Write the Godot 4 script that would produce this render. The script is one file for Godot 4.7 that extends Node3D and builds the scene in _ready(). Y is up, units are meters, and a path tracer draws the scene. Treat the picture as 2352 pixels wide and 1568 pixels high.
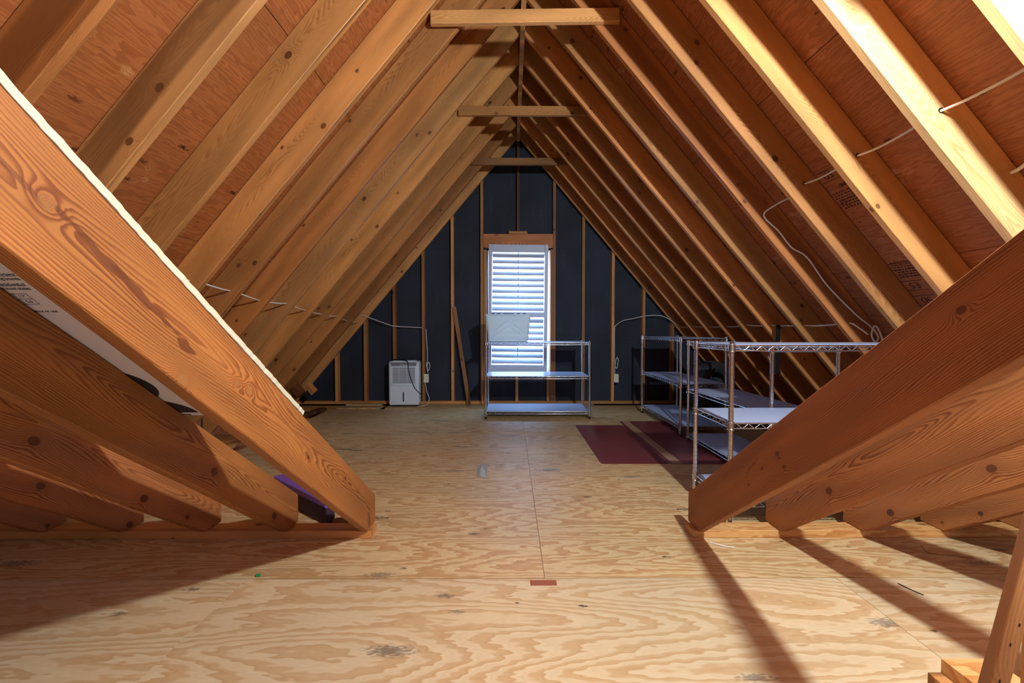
extends Node3D
# An attic under a steep roof. x to the right, y up, camera looks along -z; "d" below is depth in front of the camera (z = -d).

const RIDGE_X := 0.107      # the ridge
const APEX := 3.66          # where the inner edges of both slopes meet
const PITCH := 1.185        # rise over run of the main roof
const JACK := 0.75          # rise over run of the cross roof that comes down to the floor
const RAFTER := 0.184       # depth of the rafters
const GABLE := 5.775        # front of the gable studs

var used := {}
var M := {}
var FN := {}
var rng := RandomNumberGenerator.new()
var rows := []
var lock := Mutex.new()


# ------------------------------------------------------------------ mesh builder
class MB:
	var v := PackedVector3Array()
	var n := PackedVector3Array()
	var t := PackedVector2Array()
	var xf := Transform3D()

	func tri(a: Vector3, b: Vector3, c: Vector3, na: Vector3, nb: Vector3, nc: Vector3, ta := Vector2(), tb := Vector2(), tc := Vector2()) -> void:
		# a, b, c run counterclockwise seen from outside; stored clockwise
		v.append(xf * a); v.append(xf * c); v.append(xf * b)
		n.append((xf.basis * na).normalized()); n.append((xf.basis * nc).normalized()); n.append((xf.basis * nb).normalized())
		t.append(ta); t.append(tc); t.append(tb)

	func quad(a: Vector3, b: Vector3, c: Vector3, d: Vector3, ta := Vector2(), tb := Vector2(1, 0), tc := Vector2(1, 1), td := Vector2(0, 1)) -> void:
		var nn := (b - a).cross(c - a)
		if nn.length_squared() < 1e-16:
			nn = (c - a).cross(d - a)
		nn = nn.normalized()
		tri(a, b, c, nn, nn, nn, ta, tb, tc)
		tri(a, c, d, nn, nn, nn, ta, tc, td)

	func prism(poly: PackedVector2Array, z0: float, z1: float, ch := 0.0025, g := Vector2(1, 0), uv := Vector2()) -> void:
		# a board: outline in x and y, thickness along z, long edges eased; texture runs along g in metres
		if Geometry2D.is_polygon_clockwise(poly):
			poly.reverse()
		var m := poly.size()
		var inner := PackedVector2Array()
		for i in m:
			var p := poly[i]
			var e0 := (p - poly[(i + m - 1) % m]).normalized()
			var e1 := (poly[(i + 1) % m] - p).normalized()
			var n0 := Vector2(-e0.y, e0.x)
			var n1 := Vector2(-e1.y, e1.x)
			var s := n0 + n1
			inner.append(p + s * (ch / maxf(0.3, s.dot(n0))))
		var gp := Vector2(-g.y, g.x)
		var f := func(p: Vector2, z: float) -> Vector2: return uv + Vector2(p.dot(g), p.dot(gp) + z)
		var idx := Geometry2D.triangulate_polygon(inner)
		for k in range(0, idx.size(), 3):
			var a := inner[idx[k]]
			var b := inner[idx[k + 1]]
			var c := inner[idx[k + 2]]
			if (b - a).cross(c - a) < 0:
				var q := b
				b = c
				c = q
			tri(Vector3(a.x, a.y, z1), Vector3(b.x, b.y, z1), Vector3(c.x, c.y, z1), Vector3.BACK, Vector3.BACK, Vector3.BACK, f.call(a, 0), f.call(b, 0), f.call(c, 0))
			tri(Vector3(a.x, a.y, z0), Vector3(c.x, c.y, z0), Vector3(b.x, b.y, z0), Vector3.FORWARD, Vector3.FORWARD, Vector3.FORWARD, f.call(a, 0.0), f.call(c, 0.0), f.call(b, 0.0))
		for i in m:
			var j := (i + 1) % m
			var a := poly[i]
			var b := poly[j]
			var ia := inner[i]
			var ib := inner[j]
			var h := z1 - z0
			quad(Vector3(a.x, a.y, z0 + ch), Vector3(b.x, b.y, z0 + ch), Vector3(b.x, b.y, z1 - ch), Vector3(a.x, a.y, z1 - ch), f.call(a, 0.0), f.call(b, 0.0), f.call(b, h), f.call(a, h))
			quad(Vector3(a.x, a.y, z1 - ch), Vector3(b.x, b.y, z1 - ch), Vector3(ib.x, ib.y, z1), Vector3(ia.x, ia.y, z1), f.call(a, 0.0), f.call(b, 0.0), f.call(ib, 0.0), f.call(ia, 0.0))
			quad(Vector3(ia.x, ia.y, z0), Vector3(ib.x, ib.y, z0), Vector3(b.x, b.y, z0 + ch), Vector3(a.x, a.y, z0 + ch), f.call(ia, 0.0), f.call(ib, 0.0), f.call(b, 0.0), f.call(a, 0.0))

	func box(c: Vector3, s: Vector3, ch := 0.002, uv := Vector2(), along_y := false) -> void:
		var p := PackedVector2Array([Vector2(c.x - s.x / 2, c.y - s.y / 2), Vector2(c.x + s.x / 2, c.y - s.y / 2), Vector2(c.x + s.x / 2, c.y + s.y / 2), Vector2(c.x - s.x / 2, c.y + s.y / 2)])
		prism(p, c.z - s.z / 2, c.z + s.z / 2, minf(ch, minf(s.x, minf(s.y, s.z)) * 0.3), Vector2(0, 1) if along_y else Vector2(1, 0), uv)

	func tube(pts: PackedVector3Array, r: float, seg := 8, closed := false) -> void:
		var m := pts.size()
		var side := Vector3()
		var rings := []
		for i in m:
			var dirv: Vector3
			if closed:
				dirv = (pts[(i + 1) % m] - pts[(i + m - 1) % m]).normalized()
			else:
				dirv = (pts[mini(i + 1, m - 1)] - pts[maxi(i - 1, 0)]).normalized()
			if side == Vector3():
				side = dirv.cross(Vector3.UP if absf(dirv.y) < 0.9 else Vector3.RIGHT).normalized()
			side = (side - dirv * side.dot(dirv)).normalized()
			var up := dirv.cross(side)
			var ring := []
			for k in seg:
				var w := TAU * k / seg
				ring.append([pts[i] + (side * cos(w) + up * sin(w)) * r, side * cos(w) + up * sin(w)])
			rings.append(ring)
		for i in (m if closed else m - 1):
			var a: Array = rings[i]
			var b: Array = rings[(i + 1) % m]
			for k in seg:
				var l := (k + 1) % seg
				tri(a[k][0], a[l][0], b[l][0], a[k][1], a[l][1], b[l][1])
				tri(a[k][0], b[l][0], b[k][0], a[k][1], b[l][1], b[k][1])
		if not closed:
			for k in seg:
				var l := (k + 1) % seg
				var d0 := (pts[0] - pts[1]).normalized()
				var d1 := (pts[m - 1] - pts[m - 2]).normalized()
				tri(pts[0], rings[0][l][0], rings[0][k][0], d0, d0, d0)
				tri(pts[m - 1], rings[m - 1][k][0], rings[m - 1][l][0], d1, d1, d1)

	func lathe(prof: PackedVector2Array, seg := 12) -> void:
		# profile of (radius, height) from bottom to top round the y axis
		for i in prof.size() - 1:
			var a := prof[i]
			var b := prof[i + 1]
			var nn := Vector2(b.y - a.y, a.x - b.x).normalized()
			for k in seg:
				var w0 := TAU * k / seg
				var w1 := TAU * (k + 1) / seg
				var e0 := Vector3(cos(w0), 0, -sin(w0))
				var e1 := Vector3(cos(w1), 0, -sin(w1))
				var n0 := e0 * nn.x + Vector3.UP * nn.y
				var n1 := e1 * nn.x + Vector3.UP * nn.y
				var ya := Vector3.UP * a.y
				var yb := Vector3.UP * b.y
				if a.x > 1e-6:
					tri(e0 * a.x + ya, e1 * a.x + ya, e1 * b.x + yb, n0, n1, n1)
				if b.x > 1e-6:
					tri(e0 * a.x + ya, e1 * b.x + yb, e0 * b.x + yb, n0, n1, n0)

	func commit() -> ArrayMesh:
		var arr := []
		arr.resize(Mesh.ARRAY_MAX)
		arr[Mesh.ARRAY_VERTEX] = v
		arr[Mesh.ARRAY_NORMAL] = n
		arr[Mesh.ARRAY_TEX_UV] = t
		var m := ArrayMesh.new()
		m.add_surface_from_arrays(Mesh.PRIMITIVE_TRIANGLES, arr)
		return m


# ------------------------------------------------------------------ scene tree helpers
func numbered(called: String) -> String:
	var k: int = used.get(called, 0)
	used[called] = k + 1
	return called if k == 0 else "%s_%03d" % [called, k]


func tag(o: Node, label: String, category: String, group := "", kind := "") -> Node:
	if label: o.set_meta("label", label)
	if category: o.set_meta("category", category)
	if group: o.set_meta("group", group)
	if kind: o.set_meta("kind", kind)
	return o


func thing(called: String, label: String, category: String, at := Vector3.ZERO, group := "") -> Node3D:
	var o := Node3D.new()
	o.name = numbered(called)
	o.position = at
	add_child(o)
	tag(o, label, category, group)
	return o


func setting(called: String, label: String) -> Node3D:
	var o := Node3D.new()
	o.name = called
	add_child(o)
	tag(o, label, "", "", "structure")
	return o


func put(called: String, mesh: Mesh, mat: Material, parent: Node3D, xf := Transform3D(), label := "") -> MeshInstance3D:
	var o := MeshInstance3D.new()
	o.name = called if parent != self else numbered(called)
	o.mesh = mesh
	o.material_override = mat
	o.transform = xf
	parent.add_child(o, true)
	if label: o.set_meta("label", label)
	return o


func at(x: float, y: float, d: float) -> Vector3:
	return Vector3(x, y, -d)


func bx(c: Vector3, s: Vector3, ch := 0.002, uv := Vector2(), along_y := false) -> ArrayMesh:
	var b := MB.new()
	b.box(c, s, ch, uv, along_y)
	return b.commit()


func smooth(ctrl: Array, steps := 6) -> PackedVector3Array:
	var out := PackedVector3Array()
	var m := ctrl.size()
	for i in m - 1:
		var a: Vector3 = ctrl[i]
		var b: Vector3 = ctrl[i + 1]
		var p: Vector3 = ctrl[i - 1] if i > 0 else a + (a - b)
		var q: Vector3 = ctrl[i + 2] if i + 2 < m else b + (b - a)
		for k in steps:
			out.append(a.cubic_interpolate(b, p, q, float(k) / steps))
	out.append(ctrl[m - 1])
	return out


func rope(ctrl: Array, r: float, seg := 8, steps := 6) -> ArrayMesh:
	var b := MB.new()
	b.tube(smooth(ctrl, steps), r, seg)
	return b.commit()


# ------------------------------------------------------------------ textures
func noise(s: int, oct := 1) -> FastNoiseLite:
	var f := FastNoiseLite.new()
	f.seed = s
	f.frequency = 1.0
	f.noise_type = FastNoiseLite.TYPE_SIMPLEX_SMOOTH
	f.fractal_type = FastNoiseLite.FRACTAL_FBM if oct > 1 else FastNoiseLite.FRACTAL_NONE
	f.fractal_octaves = oct
	return f


func paint(w: int, h: int, line: Callable) -> ImageTexture:
	rows = []
	rows.resize(h)
	var work := func(y: int) -> void:
		var r: PackedByteArray = line.call(y)
		lock.lock()
		rows[y] = r
		lock.unlock()
	var id := WorkerThreadPool.add_group_task(work, h)
	WorkerThreadPool.wait_for_group_task_completion(id)
	var all := PackedByteArray()
	for y in h:
		all.append_array(rows[y])
	return ImageTexture.create_from_image(Image.create_from_data(w, h, false, Image.FORMAT_RGB8, all))


func board_grain(w: int, h: int, lu: float, lv: float, sd: int, rings: float, early: Color, late: Color, kc: Color, knots_each: int, contrast: float, special := {}, heart := []) -> ImageTexture:
	# flat-sawn boards, one to every 0.2 m of height: growth rings cut lengthwise, with knots
	var na := noise(sd)
	var nb := noise(sd + 1)
	var nc := noise(sd + 2)
	var nd := noise(sd + 3)
	var r := RandomNumberGenerator.new()
	r.seed = sd
	var boards := []
	for i in int(round(lv / 0.2)):
		var kn := []
		for k in knots_each:
			kn.append(Vector4(r.randf_range(0.1, lu - 0.1), r.randf_range(-0.075, 0.075), r.randf_range(0.007, 0.018), r.randf()))
		boards.append({"c": r.randf_range(-0.06, 0.06), "h": r.randf_range(0.012, 0.05), "k": kn, "t": r.randf_range(0.92, 1.06), "s": [], "heart": heart[i] if i < heart.size() else 0.0})
		if special.has(i):
			boards[i].k = special[i].k
			boards[i].s = special[i].s
			if special[i].has("h"):
				boards[i].h = special[i].h
				boards[i].c = special[i].c
	var line := func(y: int) -> PackedByteArray:
		var out := PackedByteArray()
		out.resize(w * 3)
		var v := lv * (y + 0.5) / h
		var bi := mini(int(v / 0.2), boards.size() - 1)
		var b: Dictionary = boards[bi]
		var vv := v - bi * 0.2 - 0.1
		var near := []
		for k in b.k:
			if absf(vv - k.y) < k.z * 5.0:
				near.append(k)
		for x in w:
			var u := lu * (x + 0.5) / w
			# wrap the ends into each other
			var us := u
			var n1 := na.get_noise_2d(us * 0.7, bi * 9.0)
			var n2 := nb.get_noise_2d(us * 0.9, bi * 7.0 + 3.0)
			var n3 := nc.get_noise_2d(us * 3.0, v * 26.0)
			var low := nb.get_noise_2d(us * 1.3 + 40.0, v * 9.0)
			if u > lu - 0.4:   # run the end of the strip into its start
				var wr := smoothstep(lu - 0.4, lu, u)
				n1 = lerpf(n1, na.get_noise_2d((us - lu) * 0.7, bi * 9.0), wr)
				n2 = lerpf(n2, nb.get_noise_2d((us - lu) * 0.9, bi * 7.0 + 3.0), wr)
				n3 = lerpf(n3, nc.get_noise_2d((us - lu) * 3.0, v * 26.0), wr)
				low = lerpf(low, nb.get_noise_2d((us - lu) * 1.3 + 40.0, v * 9.0), wr)
			var yy: float = vv - b.c - 0.03 * n1
			var hh: float = b.h + 0.04 * n2
			var f := sqrt(yy * yy + hh * hh) * rings + 0.8 * n3 + 0.12 * nd.get_noise_2d(us * 7.0, v * 110.0)
			var dark := 0.0
			var core := 0.0
			var pale := false
			for k in near:
				var du: float = us - k.x
				if absf(du) < k.z * 9.0:
					var e: float = exp(-(du * du) / (k.z * k.z * 9.0) - (vv - k.y) * (vv - k.y) / (k.z * k.z * 3.0))
					f += e * 4.2
					dark += e * 0.22
					var q: float = sqrt(du * du / 1.9 + (vv - k.y) * (vv - k.y)) / k.z
					if q < 1.0:
						core = maxf(core, minf(1.0, (1.0 - q) * 5.0) * (0.5 + 0.35 * absf(k.w)))
						pale = k.w < 0.0
						f = q * 3.5
			var t := f - floorf(f)
			var lt := smoothstep(0.3, 0.88, t) * (1.0 - smoothstep(0.93, 1.0, t)) * contrast * (0.8 + 0.5 * nb.get_noise_2d(us * 2.1 + 11.0, v * 14.0))
			var fib := nd.get_noise_2d(us * 7.0, v * 420.0)
			var c := early.lerp(late, clampf(lt + 0.10 * fib + dark, 0.0, 1.0))
			for e in b.s:   # resin streaks and bruises of the board itself
				var ca := cos(e[4])
				var sa := sin(e[4])
				var ex: float = ((us - e[0]) * ca + (vv - e[1]) * sa) / e[2]
				var ey: float = ((vv - e[1]) * ca - (us - e[0]) * sa) / e[3]
				var q2: float = sqrt(ex * ex + ey * ey) + 0.35 * nc.get_noise_2d(us * 22.0, v * 60.0)
				if q2 < 1.1:
					c = c.lerp(kc.lerp(late, 0.55), e[5] * smoothstep(1.05, 0.85, q2))
			if b.heart > 0.0:
				c = c.lerp(late * 0.72, b.heart * smoothstep(0.07, 0.045, absf(vv + 0.012 + 0.02 * n1)) * (0.75 + 0.5 * low))
			if core > 0.0:
				c = c.lerp(Color(0.72, 0.54, 0.35) if pale else kc, core)
			var g: float = (1.0 + 0.05 * fib + 0.09 * low) * b.t
			out[x * 3] = clampi(int(c.r * g * 255.0), 0, 255)
			out[x * 3 + 1] = clampi(int(c.g * g * 255.0), 0, 255)
			out[x * 3 + 2] = clampi(int(c.b * g * 255.0), 0, 255)
		return out
	return paint(w, h, line)


func veneer(w: int, h: int, lu: float, lv: float, sd: int, amount: float, fine: float, early: Color, late: Color, spots: int, spot_c: Color, stains: int, resin: int, fr: Vector4, con: float, bumps := []) -> ImageTexture:
	# rotary-cut plywood face: level lines of a stretched field
	var na := noise(sd)
	var nb := noise(sd + 1)
	var nc := noise(sd + 2)
	var nd := noise(sd + 3)
	var r := RandomNumberGenerator.new()
	r.seed = sd * 7 + 1
	var sp := []
	for i in spots:
		sp.append([r.randf() * lu, r.randf() * lv, r.randf_range(0.004, 0.012), r.randf_range(1.5, 3.5), r.randf_range(0.5, 1.0), 0])
	for i in stains:
		sp.append([r.randf() * lu, r.randf() * lv, r.randf_range(0.010, 0.026), r.randf_range(2.0, 4.0), r.randf_range(0.35, 0.75), 1])
	for i in resin:
		sp.append([r.randf() * lu, r.randf() * lv, r.randf_range(0.010, 0.016), 1.2, r.randf_range(0.3, 0.6), 2])
	var line := func(y: int) -> PackedByteArray:
		var out := PackedByteArray()
		out.resize(w * 3)
		var v := lv * (y + 0.5) / h
		var near := []
		for s in sp:
			if absf(v - s[1]) < s[2] * 3.0:
				near.append(s)
		for x in w:
			var u := lu * (x + 0.5) / w
			var f := amount * na.get_noise_2d(u * fr.x, v * fr.y) + amount * 0.42 * nb.get_noise_2d(u * fr.z, v * fr.w) + fine * nc.get_noise_2d(u * 13.0, v * 50.0)
			for q in bumps:   # cathedral figure round the heart of the log
				f += q[4] * exp(-((u - q[0]) / q[2]) ** 2 - ((v - q[1]) / q[3]) ** 2)
			var t := f - floorf(f)
			var t3 := fposmod(f * 3.0, 1.0)
			var lt := 0.85 * smoothstep(0.22, 0.78, t) * (1.0 - smoothstep(0.86, 0.97, t)) + 0.22 * smoothstep(0.2, 0.6, t3) * (1.0 - smoothstep(0.75, 0.98, t3))
			var fib := nd.get_noise_2d(u * 9.0, v * 380.0)
			var low := na.get_noise_2d(u * 1.1 + 30.0, v * 2.0 + 9.0)
			var c := early.lerp(late, clampf(lt * con + 0.12 * fib + 0.10 * low, 0.0, 1.0))
			for s in near:
				var q: float = sqrt(((u - s[0]) / s[3]) ** 2 + (v - s[1]) ** 2) / s[2]
				if q < 3.0:
					q += 0.55 * nc.get_noise_2d(u * 40.0, v * 120.0)
					if s[5] == 2:
						c = c.lerp(Color(0.86, 0.70, 0.55), s[4] * (smoothstep(1.3, 1.0, q) * smoothstep(0.55, 0.85, q) * 0.8 + 0.25 * smoothstep(2.6, 0.5, q)))
					else:
						c = c.lerp(spot_c if s[5] == 0 else Color(0.32, 0.29, 0.28), s[4] * smoothstep(1.2, 0.4, q))
			var g := 1.0 + 0.04 * fib + 0.05 * low
			out[x * 3] = clampi(int(c.r * g * 255.0), 0, 255)
			out[x * 3 + 1] = clampi(int(c.g * g * 255.0), 0, 255)
			out[x * 3 + 2] = clampi(int(c.b * g * 255.0), 0, 255)
		return out
	return paint(w, h, line)


func felt(w: int, sd: int, base: Color, scuff: Color) -> ImageTexture:
	# black sheathing board with pale vertical scuffs
	var na := noise(sd, 3)
	var nb := noise(sd + 1)
	var nc := noise(sd + 2)
	var line := func(y: int) -> PackedByteArray:
		var out := PackedByteArray()
		out.resize(w * 3)
		var v := 2.4 * y / w
		for x in w:
			var u := 2.4 * x / w
			var g := 1.0 + 0.22 * na.get_noise_2d(u * 70.0, v * 70.0) + 0.2 * nb.get_noise_2d(u * 2.0, v * 1.5)
			var s := smoothstep(0.62, 0.8, nb.get_noise_2d(u * 9.0, v * 1.6 + 5.0)) * smoothstep(0.15, 0.6, nc.get_noise_2d(u * 130.0, v * 60.0)) * 0.3
			s += 0.5 * smoothstep(0.84, 0.92, nc.get_noise_2d(u * 22.0 + 9.0, v * 20.0)) * 0.3
			var c := Color(base.r * g, base.g * g, base.b * g).lerp(scuff, s)
			out[x * 3] = clampi(int(c.r * 255.0), 0, 255)
			out[x * 3 + 1] = clampi(int(c.g * 255.0), 0, 255)
			out[x * 3 + 2] = clampi(int(c.b * 255.0), 0, 255)
		return out
	return paint(w, w, line)


func wood_mat(tex: Texture2D, lu: float, lv: float, tint: Color, rough := 0.55, bump := 0.04) -> StandardMaterial3D:
	var m := StandardMaterial3D.new()
	m.albedo_texture = tex
	m.albedo_color = tint
	m.uv1_scale = Vector3(1.0 / lu, 1.0 / lv, 1)
	m.roughness = rough
	m.metallic_specular = 0.45
	m.texture_filter = BaseMaterial3D.TEXTURE_FILTER_LINEAR_WITH_MIPMAPS_ANISOTROPIC
	if bump > 0.0:
		m.heightmap_enabled = true
		m.heightmap_texture = tex
		m.heightmap_scale = bump
	return m


func plain(c: Color, rough := 0.5, metal := 0.0) -> StandardMaterial3D:
	var m := StandardMaterial3D.new()
	m.albedo_color = c
	m.roughness = rough
	m.metallic = metal
	return m


func c8(r: int, g: int, b: int) -> Color:
	return Color(r / 255.0, g / 255.0, b / 255.0)


func make_materials() -> void:
	var tf := veneer(2048, 1024, 2.44, 1.22, 11, 3.4, 0.20, c8(223, 197, 157), c8(192, 146, 97), 10, c8(92, 70, 52), 8, 0, Vector4(0.34, 2.2, 0.8, 6.0), 0.68, [[1.85, 1.06, 0.75, 0.11, 5.5], [1.75, 0.74, 0.95, 0.13, 6.5], [0.45, 0.80, 0.5, 0.16, -3.0]])
	var tg := veneer(1536, 768, 2.44, 1.22, 17, 4.4, 0.22, c8(220, 191, 147), c8(186, 139, 90), 12, c8(92, 70, 52), 9, 0, Vector4(0.34, 2.6, 0.9, 7.0), 0.85)
	var ts := veneer(1024, 512, 2.44, 1.22, 31, 5.0, 0.30, c8(190, 124, 78), c8(158, 94, 52), 34, c8(70, 36, 22), 0, 26, Vector4(0.35, 4.0, 0.8, 14.0), 0.75)
	var tp := board_grain(2048, 1024, 3.6, 0.8, 51, 210.0, c8(204, 152, 96), c8(162, 108, 60), c8(84, 50, 30), 4, 0.65, {}, [0.0, 0.12, 0.8, 0.55])
	var tn := board_grain(1024, 256, 3.6, 0.4, 61, 190.0, c8(226, 190, 142), c8(190, 142, 92), c8(110, 70, 46), 3, 0.6)
	var tj := board_grain(2048, 768, 2.6, 0.6, 77, 190.0, c8(200, 142, 84), c8(144, 86, 44), c8(84, 46, 26), 4, 0.9, {0: {"h": 0.03, "c": 0.01,
		"k": [Vector4(1.933, 0.005, 0.011, -0.4), Vector4(1.34, 0.014, 0.010, -0.7), Vector4(1.392, 0.004, 0.007, -0.5), Vector4(1.551, -0.079, 0.011, -0.8), Vector4(0.917, -0.014, 0.006, 0.3), Vector4(0.55, 0.03, 0.007, 0.4)],
		"s": [[1.77, 0.0, 0.15, 0.0085, 0.05, 0.75], [1.585, -0.016, 0.028, 0.011, 0.1, 0.75], [0.917, -0.014, 0.03, 0.007, 0.3, 0.6], [0.13, -0.04, 0.05, 0.02, 0.6, 0.6], [1.98, 0.002, 0.06, 0.005, 0.1, 0.5]]},
		1: {"h": 0.02, "c": 0.13, "s": [[0.98, 0.02, 0.05, 0.006, 0.2, 0.4]],
		"k": [Vector4(1.158, 0.006, 0.010, 0.1), Vector4(1.043, -0.007, 0.006, 0.2), Vector4(1.168, -0.042, 0.007, 0.1), Vector4(0.92, -0.03, 0.006, 0.3), Vector4(1.9, 0.04, 0.009, 0.2), Vector4(2.25, -0.02, 0.008, 0.4)]}})
	var tb := felt(768, 5, c8(29, 37, 50), c8(120, 124, 130))
	M.floor = wood_mat(tf, 2.48, 1.26, c8(238, 240, 236), 0.5, 0.015)
	M.floor_far = wood_mat(tg, 2.48, 1.26, c8(238, 238, 228), 0.5, 0.015)
	M.sheath = wood_mat(ts, 2.44, 1.22, c8(218, 204, 176), 0.6, 0.03)
	M.sheath_red = wood_mat(ts, 2.44, 1.22, c8(240, 236, 250), 0.6, 0.03)
	M.rafter_pale = wood_mat(tn, 3.6, 0.4, c8(255, 242, 218), 0.5, 0.03)
	M.rafter = []
	for c in [c8(255, 248, 236), c8(236, 218, 196), c8(250, 238, 216), c8(220, 196, 172), c8(244, 228, 206)]:
		M.rafter.append(wood_mat(tp, 3.6, 0.8, c, 0.48, 0.03))
	M.rafter_red = []
	for c in [c8(255, 238, 224), c8(252, 226, 208), c8(255, 242, 228), c8(248, 216, 196)]:
		M.rafter_red.append(wood_mat(tp, 3.6, 0.8, c, 0.5, 0.03))
	M.jack = [wood_mat(tj, 2.6, 0.6, c8(206, 188, 160), 0.55, 0.05), wood_mat(tj, 2.6, 0.6, c8(216, 194, 178), 0.6, 0.06)]
	M.stud = wood_mat(tp, 3.6, 0.8, c8(255, 240, 222), 0.6, 0.03)
	M.stud_dark = wood_mat(tp, 3.6, 0.8, c8(150, 128, 118), 0.6, 0.03)
	M.header = wood_mat(tj, 2.6, 0.6, c8(250, 225, 205), 0.55, 0.03)
	M.plate = wood_mat(tg, 2.44, 1.22, c8(250, 222, 180), 0.55, 0.02)
	M.felt = StandardMaterial3D.new()
	M.felt.albedo_texture = tb
	M.felt.uv1_scale = Vector3(1 / 2.4, 1 / 2.4, 1)
	M.felt.roughness = 0.75
	M.dark = plain(c8(30, 26, 24), 0.9)
	M.cable = plain(c8(226, 224, 216), 0.45)
	M.chrome = plain(c8(206, 208, 214), 0.22, 1.0)
	M.liner = plain(c8(178, 190, 216), 0.34)
	M.black = plain(c8(18, 18, 20), 0.45)
	M.rubber = plain(c8(62, 62, 66), 0.55)
	M.white = plain(c8(218, 232, 242), 0.42)
	M.panel_grey = plain(c8(120, 124, 132), 0.4)
	M.slot = plain(c8(34, 52, 58), 0.2)
	M.shutter = plain(c8(190, 200, 220), 0.4)
	M.foam_face = plain(c8(214, 208, 202), 0.5)
	M.foam = plain(c8(200, 195, 165), 0.9)
	M.ink = plain(c8(28, 28, 32), 0.7)
	M.stamp = plain(c8(58, 34, 36), 0.8)
	M.mat = plain(c8(112, 46, 44), 0.42)
	M.stripe = plain(c8(168, 132, 98), 0.55)
	M.tape = plain(c8(150, 138, 108), 0.35)
	M.tape_mid = plain(c8(178, 178, 166), 0.3)
	M.purple = plain(c8(120, 84, 168), 0.55)
	M.outlet = plain(c8(222, 218, 190), 0.4)
	M.vinyl = plain(c8(238, 240, 244), 0.4)
	M.green = plain(c8(30, 140, 80), 0.5)
	M.porcelain = plain(c8(236, 234, 226), 0.25)
	M.bin = plain(c8(226, 238, 234), 0.3)
	M.bin.transparency = BaseMaterial3D.TRANSPARENCY_ALPHA
	M.bin.albedo_color.a = 0.72
	M.bin.backlight_enabled = true
	M.bin.backlight = c8(255, 255, 255)
	M.bin_line = plain(c8(196, 212, 210), 0.4)
	M.glass = StandardMaterial3D.new()
	M.glass.transparency = BaseMaterial3D.TRANSPARENCY_ALPHA
	M.glass.albedo_color = Color(0.9, 0.95, 1.0, 0.06)
	M.glass.roughness = 0.02
	M.bulb = plain(Color.WHITE, 0.3)
	M.bulb.emission_enabled = true
	M.bulb.emission = Color(0.97, 0.98, 1.0)
	M.bulb.emission_energy_multiplier = 6.0


# ------------------------------------------------------------------ lumber
func slope_outline(side: float, lower: float, x_top: float, y_in := APEX, wob := 0.0, sd := 0) -> PackedVector2Array:
	# a rafter seen along the ridge; side -1 left, 1 right
	var p := PackedVector2Array()
	var vert := (RAFTER - 0.003) * sqrt(1.0 + PITCH * PITCH)
	var n := 14
	var nz := noise(900 + sd)
	for i in n + 1:
		var x := lerpf(x_top, lower, float(i) / n)
		var w := wob * nz.get_noise_2d(i * 0.45, 0.0) if i > 0 and i < n else 0.0
		p.append(Vector2(RIDGE_X + side * x, y_in - PITCH * x + w))
	p.append(Vector2(RIDGE_X + side * lower, y_in - PITCH * lower + vert))
	p.append(Vector2(RIDGE_X + side * x_top, y_in - PITCH * x_top + vert))
	return p


func rafter_mesh(side: float, sd: int, wob: float) -> ArrayMesh:
	var b := MB.new()
	var g := Vector2(side, -PITCH).normalized()
	var gp := Vector2(-g.y, g.x)
	# put the board into one 0.2 m strip of the texture
	var mid := Vector2(RIDGE_X + side, APEX - PITCH).dot(gp)
	var strip := (sd * 3) % 4 if sd in [1, 2, 25, 29] else (sd + (1 if side > 0 else 0)) % 2
	var v0 := strip * 0.2 + (0.008 if side > 0 else 0.192) - mid
	b.prism(slope_outline(side, 3.16, 0.021, APEX, wob, sd), -0.038, 0.0, 0.003, g, Vector2(sd * 0.83, v0))
	return b.commit()


func jack_mesh(top_d: float, sd: int, rise: float, deep: float, top: float) -> ArrayMesh:
	# local x runs towards the camera, y up, thickness along local z
	var b := MB.new()
	var x1 := 2.135 - top_d
	var low := top - deep
	var xs := (0.04 - low) / rise
	var p := PackedVector2Array()
	p.append(Vector2(0.0, 0.04))
	p.append(Vector2(xs, 0.04))
	var nz := noise(700 + sd)
	var n := 16
	for i in range(1, n + 1):
		var x := lerpf(xs, x1, float(i) / n)
		p.append(Vector2(x, low + rise * x + (0.004 * nz.get_noise_2d(i * 0.5, 0) if i < n else 0.0)))
	for i in range(n, -1, -1):
		var x := lerpf(0.0, x1, float(i) / n)
		p.append(Vector2(x, top + rise * x + (0.0015 * nz.get_noise_2d(i * 0.5, 9.0) if i < n and i > 0 else 0.0)))
	var g := Vector2(1, rise).normalized()
	b.prism(p, -0.019, 0.019, 0.003, g, Vector2(fmod(sd * 0.23, 0.75), (sd if sd < 2 else 2) * 0.2 + 0.045))
	return b.commit()


func ordinal(k: int) -> String:
	return ["first", "second", "third", "fourth", "fifth", "sixth", "seventh", "eighth", "ninth", "tenth", "eleventh", "twelfth", "thirteenth", "fourteenth"][k]


# ------------------------------------------------------------------ shelving
func post_mesh(h: float) -> ArrayMesh:
	var b := MB.new()
	var p := PackedVector2Array()
	var r := 0.0127
	p.append(Vector2(0.0, 0.028))
	p.append(Vector2(r, 0.028))
	var y := 0.05
	while y < h - 0.012:
		p.append(Vector2(r, y))
		p.append(Vector2(r - 0.0016, y + 0.0012))
		p.append(Vector2(r - 0.0016, y + 0.0030))
		p.append(Vector2(r, y + 0.0042))
		y += 0.0254
	p.append(Vector2(r, h - 0.004))
	p.append(Vector2(r - 0.004, h))
	p.append(Vector2(0.0, h))
	b.lathe(p, 14)
	return b.commit()


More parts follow.
